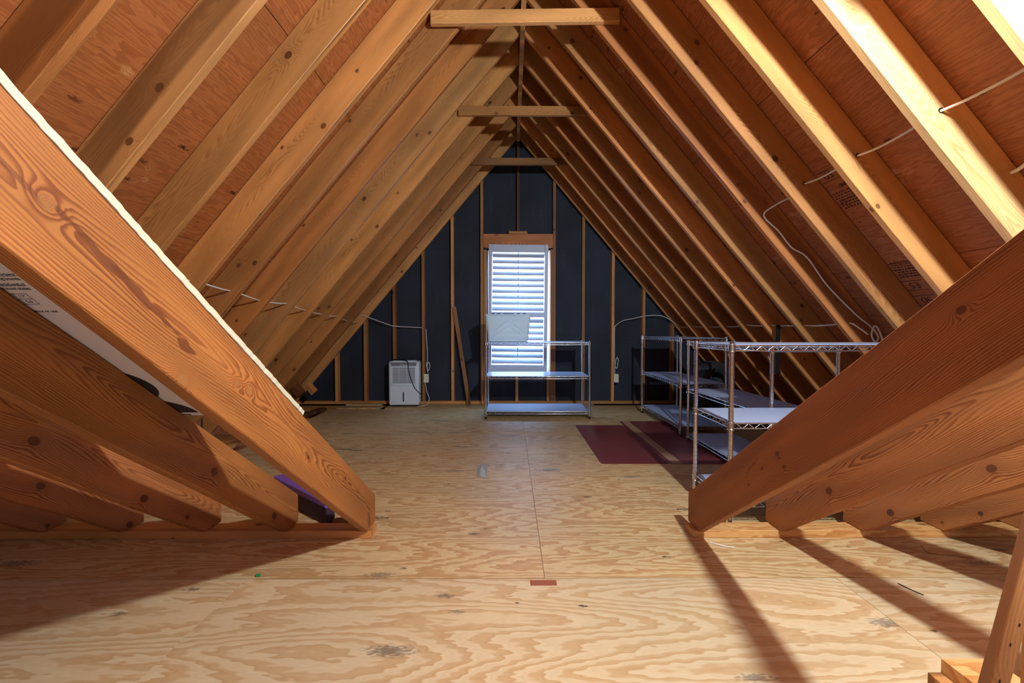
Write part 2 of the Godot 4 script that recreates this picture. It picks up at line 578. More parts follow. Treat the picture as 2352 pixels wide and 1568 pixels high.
func foot_mesh() -> ArrayMesh:
	var b := MB.new()
	b.lathe(PackedVector2Array([Vector2(0, 0), Vector2(0.014, 0), Vector2(0.015, 0.006), Vector2(0.009, 0.014), Vector2(0.006, 0.018), Vector2(0.006, 0.028), Vector2(0, 0.028)]), 12)
	return b.commit()


func collar_mesh() -> ArrayMesh:
	var b := MB.new()
	b.lathe(PackedVector2Array([Vector2(0.0129, -0.034), Vector2(0.0185, -0.034), Vector2(0.019, -0.030), Vector2(0.0168, -0.026), Vector2(0.0160, 0.004), Vector2(0.0168, 0.007), Vector2(0.0129, 0.008)]), 14)
	return b.commit()


func shelf_wires(lx: float, lz: float) -> ArrayMesh:
	# one wire shelf centred on its top; lx, lz between post centres
	var b := MB.new()
	var hx := lx / 2
	var hz := lz / 2
	var low := -0.026
	for side in [-1.0, 1.0]:
		for y in [0.0, low]:
			b.tube(PackedVector3Array([Vector3(-hx, y, side * hz), Vector3(hx, y, side * hz)]), 0.0032, 6)
			b.tube(PackedVector3Array([Vector3(side * hx, y, -hz), Vector3(side * hx, y, hz)]), 0.0032, 6)
		var zig := func(a: Vector3, e: Vector3) -> void:
			var n := int(a.distance_to(e) / 0.032)
			n += n % 2
			var pts := PackedVector3Array()
			for i in n + 1:
				pts.append(a.lerp(e, float(i) / n) + Vector3(0, 0.0 if i % 2 == 0 else low, 0))
			for i in n:
				b.tube(PackedVector3Array([pts[i], pts[i + 1]]), 0.0021, 5)
		zig.call(Vector3(-hx + 0.03, -0.001, side * hz), Vector3(hx - 0.03, -0.001, side * hz))
		zig.call(Vector3(side * hx, -0.001, -hz + 0.03), Vector3(side * hx, -0.001, hz - 0.03))
	var m := int(lx / 0.028)
	for i in range(1, m):
		var x := -hx + lx * i / m
		b.tube(PackedVector3Array([Vector3(x, 0.002, -hz), Vector3(x, 0.002, hz)]), 0.0016, 4)
	for z in [-0.16 * lz, 0.16 * lz]:
		b.tube(PackedVector3Array([Vector3(-hx, -0.002, z), Vector3(hx, -0.002, z)]), 0.0026, 5)
	return b.commit()


func shelving(label: String, group: String, x0: float, x1: float, d0: float, d1: float, h: float, levels: Array) -> Node3D:
	# posts at x0, x1 and depths d0 (near), d1 (far)
	var c := at((x0 + x1) / 2, 0, (d0 + d1) / 2)
	var o := thing("wire_shelving_unit", label, "shelving", c, group)
	var hx := (x1 - x0) / 2
	var hz := (d1 - d0) / 2
	var pm := post_mesh(h)
	var fm := foot_mesh()
	var cm := collar_mesh()
	for sx in [-1, 1]:
		for sz in [1, -1]:
			var p := put("post", pm, M.chrome, o, Transform3D(Basis(), Vector3(sx * hx, 0, sz * hz)))
			put("foot", fm, M.black, p)
	var lx := x1 - x0
	var lz := d1 - d0
	var wm := shelf_wires(lx, lz)
	var lm := MB.new()
	var q := 0.022
	var pl := PackedVector2Array()
	for k in [[-1, -1], [1, -1], [1, 1], [-1, 1]]:
		var cx: float = k[0] * (hx - 0.004)
		var cz: float = k[1] * (hz - 0.004)
		var first := Vector2(cx, cz - k[1] * q)
		var second := Vector2(cx - k[0] * q, cz)
		if k[0] * k[1] < 0:
			pl.append(second if k[0] < 0 else second)
			pl.append(first)
		else:
			pl.append(first)
			pl.append(second)
	lm.xf = Transform3D(Basis(Vector3.RIGHT, -PI / 2))
	lm.prism(Geometry2D.convex_hull(pl), 0.0037, 0.0057, 0.0004)
	var lmesh := lm.commit()
	for y in levels:
		var s := put("shelf", wm, M.chrome, o, Transform3D(Basis(), Vector3(0, y, 0)))
		for sx in [-1, 1]:
			for sz in [1, -1]:
				put("collar", cm, M.chrome, s, Transform3D(Basis(), Vector3(sx * hx, 0, sz * hz)))
		put("shelf_liner", lmesh, M.liner, s, Transform3D(), "flat translucent plastic liner")
	return o


# ------------------------------------------------------------------ the build
func _ready() -> void:
	rng.seed = 20
	FN.holes = []
	# camera
	var cam := Camera3D.new()
	cam.name = "camera"
	cam.fov = rad_to_deg(2.0 * atan(784.0 / 955.0))
	cam.near = 0.05
	cam.far = 100.0
	cam.position = Vector3(0, 1.03, 0)
	cam.rotation = Vector3(-atan(26.0 / 955.0), -atan(4.0 / 955.0), 0)
	add_child(cam)
	cam.current = true
	# sky
	var sm := ProceduralSkyMaterial.new()
	sm.sky_top_color = Color(0.58, 0.78, 1.0)
	sm.sky_horizon_color = Color(0.74, 0.87, 1.0)
	sm.ground_horizon_color = Color(0.80, 0.86, 0.92)
	sm.ground_bottom_color = Color(0.62, 0.66, 0.70)
	var sky := Sky.new()
	sky.sky_material = sm
	var env := Environment.new()
	env.background_mode = Environment.BG_SKY
	env.sky = sky
	env.background_energy_multiplier = 8.5
	env.tonemap_mode = Environment.TONE_MAPPER_LINEAR
	env.tonemap_exposure = 2.15
	env.sdfgi_enabled = true
	env.ssao_enabled = true
	env.ssil_enabled = true
	var we := WorldEnvironment.new()
	we.name = "environment"
	we.environment = env
	add_child(we)
	# the bare bulb under the right slope, just above the picture
	FN.lamp = Vector3(1.08, 2.17, -0.51)
	lamp_light(FN.lamp, 3.6, Color(0.90, 0.955, 1.0))
	make_materials()
	build_floor()
	build_roof()
	build_gable()
	build_rest_of_shell()
	build_rafters()
	build_jacks()
	build_window()
	build_shelving()
	build_things()
	build_cables()
	build_scraps()


func lamp_light(p: Vector3, e: float, c: Color) -> void:
	var l := OmniLight3D.new()
	l.name = "bulb_light"
	l.position = p
	l.light_color = c
	l.light_energy = e
	l.light_size = 0.045
	l.omni_range = 20.0
	l.omni_attenuation = 2.0
	l.shadow_enabled = true
	add_child(l)


func build_floor() -> void:
	var f := setting("floor", "worn plywood subfloor of full sheets with dark stains")
	var sheet := func(x0: float, x1: float, d0: float, d1: float, uv: Vector2, flip: bool, y := 0.0) -> void:
		var b := MB.new()
		b.xf = Transform3D(Basis(Vector3.RIGHT, -PI / 2))   # outline y becomes depth
		var g := 0.0008
		var p := PackedVector2Array([Vector2(x0 + g, d0 + g * 3.0), Vector2(x1 - g, d0 + g * 3.0), Vector2(x1 - g, d1 - g * 3.0), Vector2(x0 + g, d1 - g * 3.0)])
		b.prism(p, y - 0.018, y, 0.0003, Vector2(-1, 0) if flip else Vector2(1, 0), uv)
		put("plywood_sheet", b.commit(), M.floor if d0 < 1.6 else M.floor_far, f)
	# the sheet at the viewer's feet and its neighbours
	sheet.call(-3.1, -1.093, 0.481, 1.70, Vector2(-1.05, 1.70), true)
	sheet.call(-1.093, 1.355, 0.481, 1.70, Vector2(1.093, -0.481), false)
	sheet.call(1.355, 3.1, 0.481, 1.70, Vector2(3.2, 1.70), true)
	sheet.call(-3.1, 0.126, -0.738, 0.481, Vector2(0.0, 0.0), false)
	sheet.call(0.126, 3.1, -0.738, 0.481, Vector2(0.8, 0.5), false)
	for k in 2:
		sheet.call(-3.1, -0.9, -0.738 - 1.219 * (k + 1), -0.738 - 1.219 * k, Vector2(k, 0.2), false)
		sheet.call(-0.9, 3.1, -0.738 - 1.219 * (k + 1), -0.738 - 1.219 * k, Vector2(k + 0.5, 0.7), true)
	var dd := [1.70, 2.92, 4.14, 5.40]
	for k in 3:
		var x0 := -2.33
		sheet.call(x0, 0.143, dd[k], dd[k + 1], Vector2(0.143, dd[k + 1]) if k % 2 == 1 else Vector2(2.33, -dd[k]), k % 2 == 1)
		sheet.call(0.143, 2.62, dd[k], dd[k + 1], Vector2(2.62, dd[k + 1]) if k % 2 == 0 else Vector2(-0.143, -dd[k]), k % 2 == 0)
	sheet.call(-3.1, -2.33, 1.70, 2.13, Vector2(0.9, 0.9), false)
	# filler strips along the gable
	sheet.call(-2.28, -1.71, 5.43, 5.60, Vector2(0.2, 0.2), false, 0.012)
	sheet.call(-2.22, -1.74, 5.60, 5.72, Vector2(0.9, 0.6), false, 0.030)
	sheet.call(-1.66, -1.12, 5.47, 5.77, Vector2(0.5, 0.1), true)
	sheet.call(-1.118, 1.16, 5.402, 5.77, Vector2(1.5, 0.8), false)
	sheet.call(1.16, 2.62, 5.402, 5.66, Vector2(0.5, 0.4), true)
	# joists below, seen in the open strip along the left eave
	for k in 12:
		var d := 1.264 + 0.4064 * k + 0.06
		put("joist", bx(at(0, -0.024 - 0.094, d), Vector3(6.3, 0.186, 0.038), 0.003, Vector2(k * 0.7, 0.2 * (k % 4) + 0.1)), M.stud, f)
	# dark building felt under the sheets, seen only as the line of the joints
	put("felt_underlay", bx(at(0.385, -0.0205, 2.25), Vector3(5.42, 0.002, 6.9), 0.0002), M.dark, f)
	put("felt_underlay", bx(at(-2.715, -0.0205, -0.25), Vector3(0.77, 0.002, 4.74), 0.0002), M.dark, f)
	put("ceiling_below", bx(at(0, -0.25, 1.4), Vector3(7.0, 0.06, 9.4), 0.003), M.dark, f)


func build_roof() -> void:
	var vert := RAFTER * sqrt(1.0 + PITCH * PITCH)
	var dirn := 1.0 / sqrt(1.0 + PITCH * PITCH)
	for side in [-1.0, 1.0]:
		var c := setting("ceiling" if side < 0 else "ceiling_001", "underside of the %s roof slope, orange plywood sheathing" % ("left" if side < 0 else "right"))
		# local x runs down the slope, local y along the ridge towards the viewer, z outwards
		var down := Vector3(side * dirn, -PITCH * dirn, 0)
		var out := Vector3(side * PITCH * dirn, dirn, 0)
		var along := out.cross(down)
		var o := Vector3(RIDGE_X, APEX + vert, 0)
		var mat: Material = M.sheath if side < 0 else M.sheath_red
		for r in 5:
			var s0 := 0.0 + 1.22 * r - (0.55 if side < 0 else 0.35)
			var s1 := s0 + 1.22
			s0 = maxf(s0, 0.02)
			s1 = minf(s1, 5.1)
			var z := -6.2 - (1.22 if r % 2 == 0 else 0.3)
			while z < 3.3:
				var z0 := maxf(z, -5.95)
				var z1 := minf(z + 2.44, 3.3)
				if z1 > z0 + 0.05:
					var b := MB.new()
					b.xf = Transform3D(Basis(down, along, out), o)
					var a0 := z0 * along.z
					var a1 := z1 * along.z
					var lo := minf(a0, a1) + 0.001
					var hi := maxf(a0, a1) - 0.001
					b.prism(PackedVector2Array([Vector2(s0 + 0.0015, lo), Vector2(s1 - 0.0015, lo), Vector2(s1 - 0.0015, hi), Vector2(s0 + 0.0015, hi)]), 0.0, 0.0125, 0.0008, Vector2(0, 1), Vector2(r * 0.77 + z * 0.31, r * 0.41 + 0.2))
					put("sheathing_panel", b.commit(), mat, c)
				z += 2.44
		var u := MB.new()
		u.xf = Transform3D(Basis(down, along, out), o)
		var e0 := -6.1 * along.z
		var e1 := 3.4 * along.z
		u.prism(PackedVector2Array([Vector2(-0.1, minf(e0, e1)), Vector2(5.5, minf(e0, e1)), Vector2(5.5, maxf(e0, e1)), Vector2(-0.1, maxf(e0, e1))]), 0.0145, 0.05, 0.002)
		put("roof_covering", u.commit(), M.dark, c)
		stamps(c, side, down, along, out, o)
	var ridge := thing("ridge_board", "long narrow ridge board running along the peak to the gable wall", "beam", at(RIDGE_X, 3.60, 1.3))
	put("board", bx(Vector3(0, 0.14, 0.1), Vector3(0.040, 0.28, 9.1), 0.003, Vector2(0, 0.05), false), M.rafter[0], ridge)


func stamps(c: Node3D, side: float, down: Vector3, along: Vector3, out: Vector3, o: Vector3) -> void:
	if side < 0:
		return
	# grade stamps printed on the sheathing: s metres down the slope, depth d; rows of small print too fine to read
	var f := SystemFont.new()
	f.font_names = PackedStringArray(["Droid Sans"])
	for st in FN.get("stamps", [[2.656, 2.40, 0], [2.830, 2.40, 1], [3.357, 2.40, 1], [3.475, 2.41, 2], [3.585, 2.41, 0]]):
		var b := MB.new()
		b.xf = Transform3D(Basis(along, down, -out), o + down * st[0] - Vector3(0, 0, st[1]) - out * 0.0012)
		var r := RandomNumberGenerator.new()
		r.seed = int(st[0] * 100)
		if st[2] == 1:
			for row in 7:
				var x := -0.062
				while x < 0.05:
					var w := r.randf_range(0.007, 0.02)
					b.box(Vector3(x + w / 2, -0.055 + row * 0.0175, 0), Vector3(w, 0.0085 if row > 2 else 0.006, 0.0008), 0.0001)
					x += w + r.randf_range(0.004, 0.01)
		else:
			for e in [[0.0, 0.034, 0.12, 0.003], [0.0, -0.034, 0.12, 0.003]]:
				b.box(Vector3(e[0], e[1], 0), Vector3(e[2], e[3], 0.0008), 0.0001)
		var s := put("grade_stamp", b.commit(), M.stamp, c)
		if st[2] != 1:
			var tm := TextMesh.new()
			tm.text = "SD" if st[2] == 0 else "ES"
			tm.font = f
			tm.font_size = 24
			tm.pixel_size = 0.0024
			tm.depth = 0.0008
			put("grade_lettering", tm, M.stamp, s, Transform3D(Basis(along, down, -out), o + down * st[0] - Vector3(0, 0, st[1]) - out * 0.0014))


func slope_y(x: float) -> float:
	return APEX - PITCH * absf(x - RIDGE_X)


func build_gable() -> void:
	var w := setting("wall_back", "gable wall of black sheathing board behind bare studs")
	var zs := GABLE + 0.089
	# black boards, cut round the window opening and under the roof
	var win := [-0.315, 0.560, 0.44, 2.14]
	var cols := [-3.25, -2.02, -0.80, -0.394, 0.612, 1.02, 2.264, 3.4]
	var lev := [-0.25, 0.95, 2.17, 3.39, 4.0]
	for i in cols.size() - 1:
		for j in lev.size() - 1:
			var cell := PackedVector2Array([Vector2(cols[i], lev[j]), Vector2(cols[i + 1], lev[j]), Vector2(cols[i + 1], lev[j + 1]), Vector2(cols[i], lev[j + 1])])
			var tri := PackedVector2Array([Vector2(RIDGE_X - 3.6, slope_y(RIDGE_X - 3.6) + 0.285), Vector2(RIDGE_X + 3.6, slope_y(RIDGE_X + 3.6) + 0.285), Vector2(RIDGE_X, APEX + 0.285)])
			for part in Geometry2D.intersect_polygons(cell, tri):
				var bits := [part]
				var hole := PackedVector2Array([Vector2(win[0], win[2]), Vector2(win[1], win[2]), Vector2(win[1], win[3]), Vector2(win[0], win[3])])
				if Geometry2D.intersect_polygons(part, hole).size() > 0:
					bits = []
					# split the cell into strips round the opening
					for s in [[cols[i], win[0], lev[j], lev[j + 1]], [win[1], cols[i + 1], lev[j], lev[j + 1]], [win[0], win[1], lev[j], win[2]], [win[0], win[1], win[3], lev[j + 1]]]:
						if s[1] - s[0] > 0.002 and s[3] - s[2] > 0.002:
							bits.append_array(Geometry2D.intersect_polygons(part, PackedVector2Array([Vector2(s[0], s[2]), Vector2(s[1], s[2]), Vector2(s[1], s[3]), Vector2(s[0], s[3])])))
				for bit in bits:
					var b := MB.new()
					b.prism(bit, -zs - 0.025, -zs, 0.0012)
					put("sheathing_board", b.commit(), M.felt, w)
	# outer cladding keeps daylight out of the joints
	for s in [[-4.0, win[0], -0.4, 4.2], [win[1], 4.2, -0.4, 4.2], [win[0], win[1], -0.4, win[2]], [win[0], win[1], win[3], 4.2]]:
		put("cladding", bx(at((s[0] + s[1]) / 2, (s[2] + s[3]) / 2, zs + 0.055), Vector3(s[1] - s[0], s[3] - s[2], 0.05), 0.001), M.dark, w)
	# plates and studs
	put("bottom_plate", bx(at(-1.75, 0.019, GABLE + 0.0445), Vector3(2.75, 0.038, 0.089), 0.002, Vector2(0, 0.1)), M.stud, w)
	put("bottom_plate", bx(at(1.30, 0.019, GABLE + 0.0445), Vector3(3.35, 0.038, 0.089), 0.002, Vector2(1.3, 0.3)), M.stud, w)
	var k := 0
	for x in [-2.419, -2.016, -1.612, -1.208, -0.803, -0.393, 0.611, 1.016, 1.428, 1.858, 2.264]:
		stud(w, x, 0.038, minf(slope_y(x - 0.019), slope_y(x + 0.019)) + 0.10, M.stud, k)
		k += 1
	# stained cripple over the window, its foot block, header, trimmers, sill and cripples
	stud(w, RIDGE_X + 0.003, 2.395, 3.60, M.stud_dark, 3)
	put("block", bx(at(0.108, 2.378, GABLE + 0.04), Vector3(0.255, 0.036, 0.085), 0.002), M.stud, w)
	put("header", bx(at(0.110, 2.265, GABLE + 0.035), Vector3(0.962, 0.186, 0.070), 0.003, Vector2(0.3, 0.10)), M.header, w)
	stud(w, -0.350, 0.038, 2.14, M.stud, 5)
	stud(w, 0.575, 0.038, 2.14, M.stud, 6)
	put("rough_sill", bx(at(0.11, 0.425, GABLE + 0.0445), Vector3(0.86, 0.036, 0.089), 0.002), M.stud, w)
	stud(w, 0.092, 0.038, 0.405, M.stud, 8)
	stud(w, 0.528, 0.038, 0.405, M.stud, 9)


func stud(w: Node3D, x: float, y0: float, y1: float, m: Material, k: int) -> void:
	var lx := slope_y(x - 0.019) - slope_y(x + 0.019)
	var b := MB.new()
	var t := -lx / 0.038 * 0.019 if y1 > 2.5 or absf(x) > 0.7 else 0.0
	if absf(x - RIDGE_X) < 0.05:
		t = 0.0
	b.prism(PackedVector2Array([Vector2(x - 0.019, y0), Vector2(x + 0.019, y0), Vector2(x + 0.019, y1 + t), Vector2(x - 0.019, y1 - t)]), -GABLE - 0.089, -GABLE, 0.002, Vector2(0, 1), Vector2(k * 0.37, 0.1 + 0.2 * (k % 4) + x))
	put("stud", b.commit(), m, w)


func build_rest_of_shell() -> void:
	var w := setting("wall_front", "rear gable wall behind the viewer")
	var o := [-0.60, 0.80, 1.55, 2.35]   # the rear window, like the one ahead but without a shutter
	for q in [[-3.6, o[0], -0.4, 4.2], [o[1], 3.6, -0.4, 4.2], [o[0], o[1], -0.4, o[2]], [o[0], o[1], o[3], 4.2]]:
		put("sheathing_board", bx(Vector3((q[0] + q[1]) / 2, (q[2] + q[3]) / 2, 3.3), Vector3(q[1] - q[0], q[3] - q[2], 0.06), 0.001), M.sheath, w)
	var w2 := setting("window_2", "double window in the rear gable behind the viewer")
	var fr := MB.new()
	for q in [[o[0], o[0] + 0.05, o[2], o[3]], [o[1] - 0.05, o[1], o[2], o[3]], [0.07, 0.13, o[2], o[3]], [o[0] + 0.05, o[1] - 0.05, o[2], o[2] + 0.05], [o[0] + 0.05, o[1] - 0.05, o[3] - 0.05, o[3]]]:
		fr.box(Vector3((q[0] + q[1]) / 2, (q[2] + q[3]) / 2, 3.3), Vector3(q[1] - q[0], q[3] - q[2], 0.07))
	var sh := put("sash", fr.commit(), M.vinyl, w2)
	for q in [[o[0] + 0.05, 0.07], [0.13, o[1] - 0.05]]:
		var gp := MB.new()
		gp.quad(Vector3(q[1], o[2] + 0.05, 3.3), Vector3(q[0], o[2] + 0.05, 3.3), Vector3(q[0], o[3] - 0.05, 3.3), Vector3(q[1], o[3] - 0.05, 3.3))
		put("pane", gp.commit(), M.glass, sh)
	# eaves closed low down
	for s in [-1.0, 1.0]:
		var e := setting("trim_1" if s < 0 else "trim_2", "low board closing the %s eave" % ("left" if s < 0 else "right"))
		put("eave_board", bx(at(RIDGE_X + s * 3.22, -0.1, 1.4), Vector3(0.02, 0.6, 9.4), 0.001), M.sheath_red, e)


func build_rafters() -> void:
	var left := [0.86, 1.310, 1.695, 2.12, 2.545, 2.915, 3.31, 3.71, 4.115, 4.515, 4.92, 5.33, 5.735]
	var right := [0.88, 1.295, 1.665, 2.08, 2.47, 2.88, 3.335, 3.745, 4.12, 4.52, 4.925, 5.33, 5.735]
	for s in [-1.0, 1.0]:
		var name_side := "left" if s < 0 else "right"
		var list: Array = left if s < 0 else right
		for i in list.size():
			var from_gable: int = list.size() - 1 - i
			var label: String
			if from_gable == 0:
				label = "%s roof slope's last rafter, set against the black gable wall" % name_side
			else:
				label = "%s roof slope's %s rafter counted from the black gable wall" % [name_side, ordinal(from_gable)]
			var m: Material = M.rafter[(i * 2 + 1) % 5] if s < 0 else M.rafter_red[(i * 3) % 4]
			if s > 0 and i < 4:
				m = M.rafter_pale if i < 3 else M.rafter[0]
			var o := put("rafter", rafter_mesh(s, i + (20 if s > 0 else 0), 0.006 if i < 6 else 0.003), m, self, Transform3D(Basis(), at(0, 0, list[i])))
			tag(o, label, "rafter", "rafters of the %s roof slope" % name_side)
	# collar ties nailed across the rafters
	var data := [[2.878, -0.535, 0.735, 3.135, 0.016, "collar tie nearest the viewer, stained and slightly tilted, high under the peak"], [4.11, -0.503, 0.757, 3.150, 0.0, "middle one of three collar ties across the rafters"], [5.33, -0.495, 0.728, 3.155, 0.0, "farthest collar tie, in front of the black gable peak"]]
	for i in 3:
		var q: Array = data[i]
		var o := thing("collar_tie", q[5], "beam", at((q[1] + q[2]) / 2, q[3], q[0] - 0.001), "collar ties under the ridge")
		o.rotation.z = q[4]
		put("board", bx(Vector3(0, 0, 0.019), Vector3(q[2] - q[1], 0.089, 0.038), 0.004, Vector2(i * 0.9, 0.1 + 0.2 * i)), [M.rafter[0], M.rafter[2], M.rafter[0]][i], o)


func build_jacks() -> void:
	# boards on the floor that carry the cross-roof rafters
	var zl := Transform3D(Basis(Vector3(0, 0, 1), Vector3.UP, Vector3(-1, 0, 0)), Vector3.ZERO)
	var pl := put("floor_plate", bx(at(-1.92, 0.0192, 2.075), Vector3(2.464, 0.038, 0.089), 0.002, Vector2(0, 0.1)), M.rafter[1], self)
	tag(pl, "floor plate under the feet of the left cross-roof rafters", "plank")
	pl = put("floor_plate", bx(at(1.96, 0.0192, 2.075), Vector3(2.11, 0.038, 0.089), 0.002, Vector2(0, 0.3)), M.plate, self)
	tag(pl, "floor plate under the feet of the right cross-roof rafters", "plank")
	for i in 5:
		var x := -0.719 - 0.398 * i
		var reach := 2.135 - (slope_y(x - 0.02) - 0.06 - 0.19 - 0.185) / JACK
		reach = maxf(reach, -0.9 if i == 0 else -0.5)
		var o := put("jack_rafter", jack_mesh(reach, i * 2, 0.766, 0.226, 0.18), M.jack[0 if i < 2 else 1], self, Transform3D(zl.basis, at(x, 0, 2.135)))
		tag(o, "%s jack rafter of the left row, counted from the open floor in the middle" % ordinal(i) if i > 0 else "large orange jack rafter at the end of the left row, foam board on top", "rafter", "jack rafters sloping down to the left floor plate")
	for i in 5:
		var x := 0.944 + 0.404 * i
		var reach := 2.135 - (slope_y(x + 0.02) - 0.06 - 0.19 - 0.185) / JACK
		reach = maxf(reach, -0.7)
		var o := put("jack_rafter", jack_mesh(reach, i * 2 + 1, 0.742, 0.236, 0.188), M.jack[1], self, Transform3D(zl.basis, at(x, 0, 2.135)))
		tag(o, "%s jack rafter of the right row, counted from the open floor in the middle" % ordinal(i), "rafter", "jack rafters sloping down to the right floor plate")
	foam_board()


func foam_board() -> void:
	# lies on the left jack rafters; local x = world x, local y up the slope towards the viewer, local z = out of the printed face
	var k := 1.0 / sqrt(1.0 + 0.766 * 0.766)
	var up := Vector3(0, 0.766 * k, k)
	var face := Vector3.RIGHT.cross(up)
	var o := thing("foam_insulation_board", "white faced foam insulation board lying on the left jack rafters, printed underside", "foam board", at(-0.7015, 0.18 + 0.766 * (2.135 - 1.405) + 0.003, 1.405))
	var bs := Basis(Vector3.RIGHT, up, face)
	var nz := noise(321)
	var p := PackedVector2Array()
	var top := 2.28 / k
	for i in 241:   # torn right edge
		var y := top * i / 240.0
		p.append(Vector2(0.0018 * nz.get_noise_2d(y * 75.0, 0) + 0.0006 * nz.get_noise_2d(y * 12.0, 5), y))
	p.append(Vector2(-1.226, 0.60 / k))
	p.append(Vector2(-1.226, 0.0))
	var b := MB.new()
	b.prism(p, -0.0155, -0.0008, 0.0006)
	put("foam_core", b.commit(), M.foam, o, Transform3D(bs, Vector3.ZERO))
	var q := PackedVector2Array()
	for v in p:
		q.append(v)
	var f := MB.new()
	f.prism(q, -0.0008, 0.0, 0.0002)
	put("printed_facing", f.commit(), M.foam_face, o, Transform3D(bs, Vector3.ZERO))
	# print on the facing
	var ink := MB.new()
	var blob := func(cx: float, cy: float, rx: float, ry: float, a: float, cut: float) -> void:
		var e := PackedVector2Array()
		for i in 40:
			var w := TAU * i / 40
			var v2 := Vector2(cos(w) * rx, sin(w) * ry)
			if v2.y < cut:
				v2.y = cut
			e.append(v2.rotated(a) + Vector2(cx, cy))
		ink.prism(e, 0.0, 0.0006, 0.0001)
	FN.foam_ink = [ink, blob]
	blob.call(-0.485, 0.205, 0.118, 0.10, -0.10, -1.0)
	blob.call(-0.475, 0.022, 0.135, 0.095, 0.0, 0.0)
	ink.box(Vector3(-0.50, 0.006, 0.0003), Vector3(0.25, 0.006, 0.0006), 0.0001)
	put("printed_emblem", ink.commit(), M.ink, o, Transform3D(bs, Vector3.ZERO))
	var fo := SystemFont.new()
	fo.font_names = PackedStringArray(["Droid Sans"])
	var words := [[-0.334, 0.664, "is sufficient", 0.0085], [-0.336, 0.652, "insulating boards", 0.007], [-0.342, 0.634, "minimum residential", 0.0085], [-0.342, 0.622, "commons in most states", 0.007], [-0.350, 0.546, "for future reference or use", 0.007]]
	for wd in words:
		var tm := TextMesh.new()
		tm.text = wd[2]
		tm.font = fo
		tm.font_size = 32
		tm.pixel_size = wd[3] / 22.0
		tm.depth = 0.0005
		tm.horizontal_alignment = HORIZONTAL_ALIGNMENT_RIGHT
		put("printed_lettering", tm, M.ink, o, Transform3D(bs, bs * Vector3(wd[0], wd[1], 0.0004)))
	var tb := MB.new()
	for i in 4:
		tb.box(Vector3(-0.458 + 0.030 * i, 0.588, 0.0003), Vector3(0.001, 0.034, 0.0006), 0.0001)
	for i in 3:
		tb.box(Vector3(-0.413, 0.571 + 0.017 * i, 0.0003), Vector3(0.091, 0.001, 0.0006), 0.0001)
	put("printed_table", tb.commit(), M.ink, o, Transform3D(bs, Vector3.ZERO))
	var nums := ["14\"", "16\"", "17\"", "4.2", "5.3", "5.6"]
	for i in 6:
		var tm := TextMesh.new()
		tm.text = nums[i]
		tm.font = fo
		tm.font_size = 32
		tm.pixel_size = 0.00032
		tm.depth = 0.0005
		put("printed_lettering", tm, M.ink, o, Transform3D(bs, bs * Vector3(-0.443 + 0.030 * (i % 3), 0.5965 - 0.017 * (i / 3), 0.0004)))


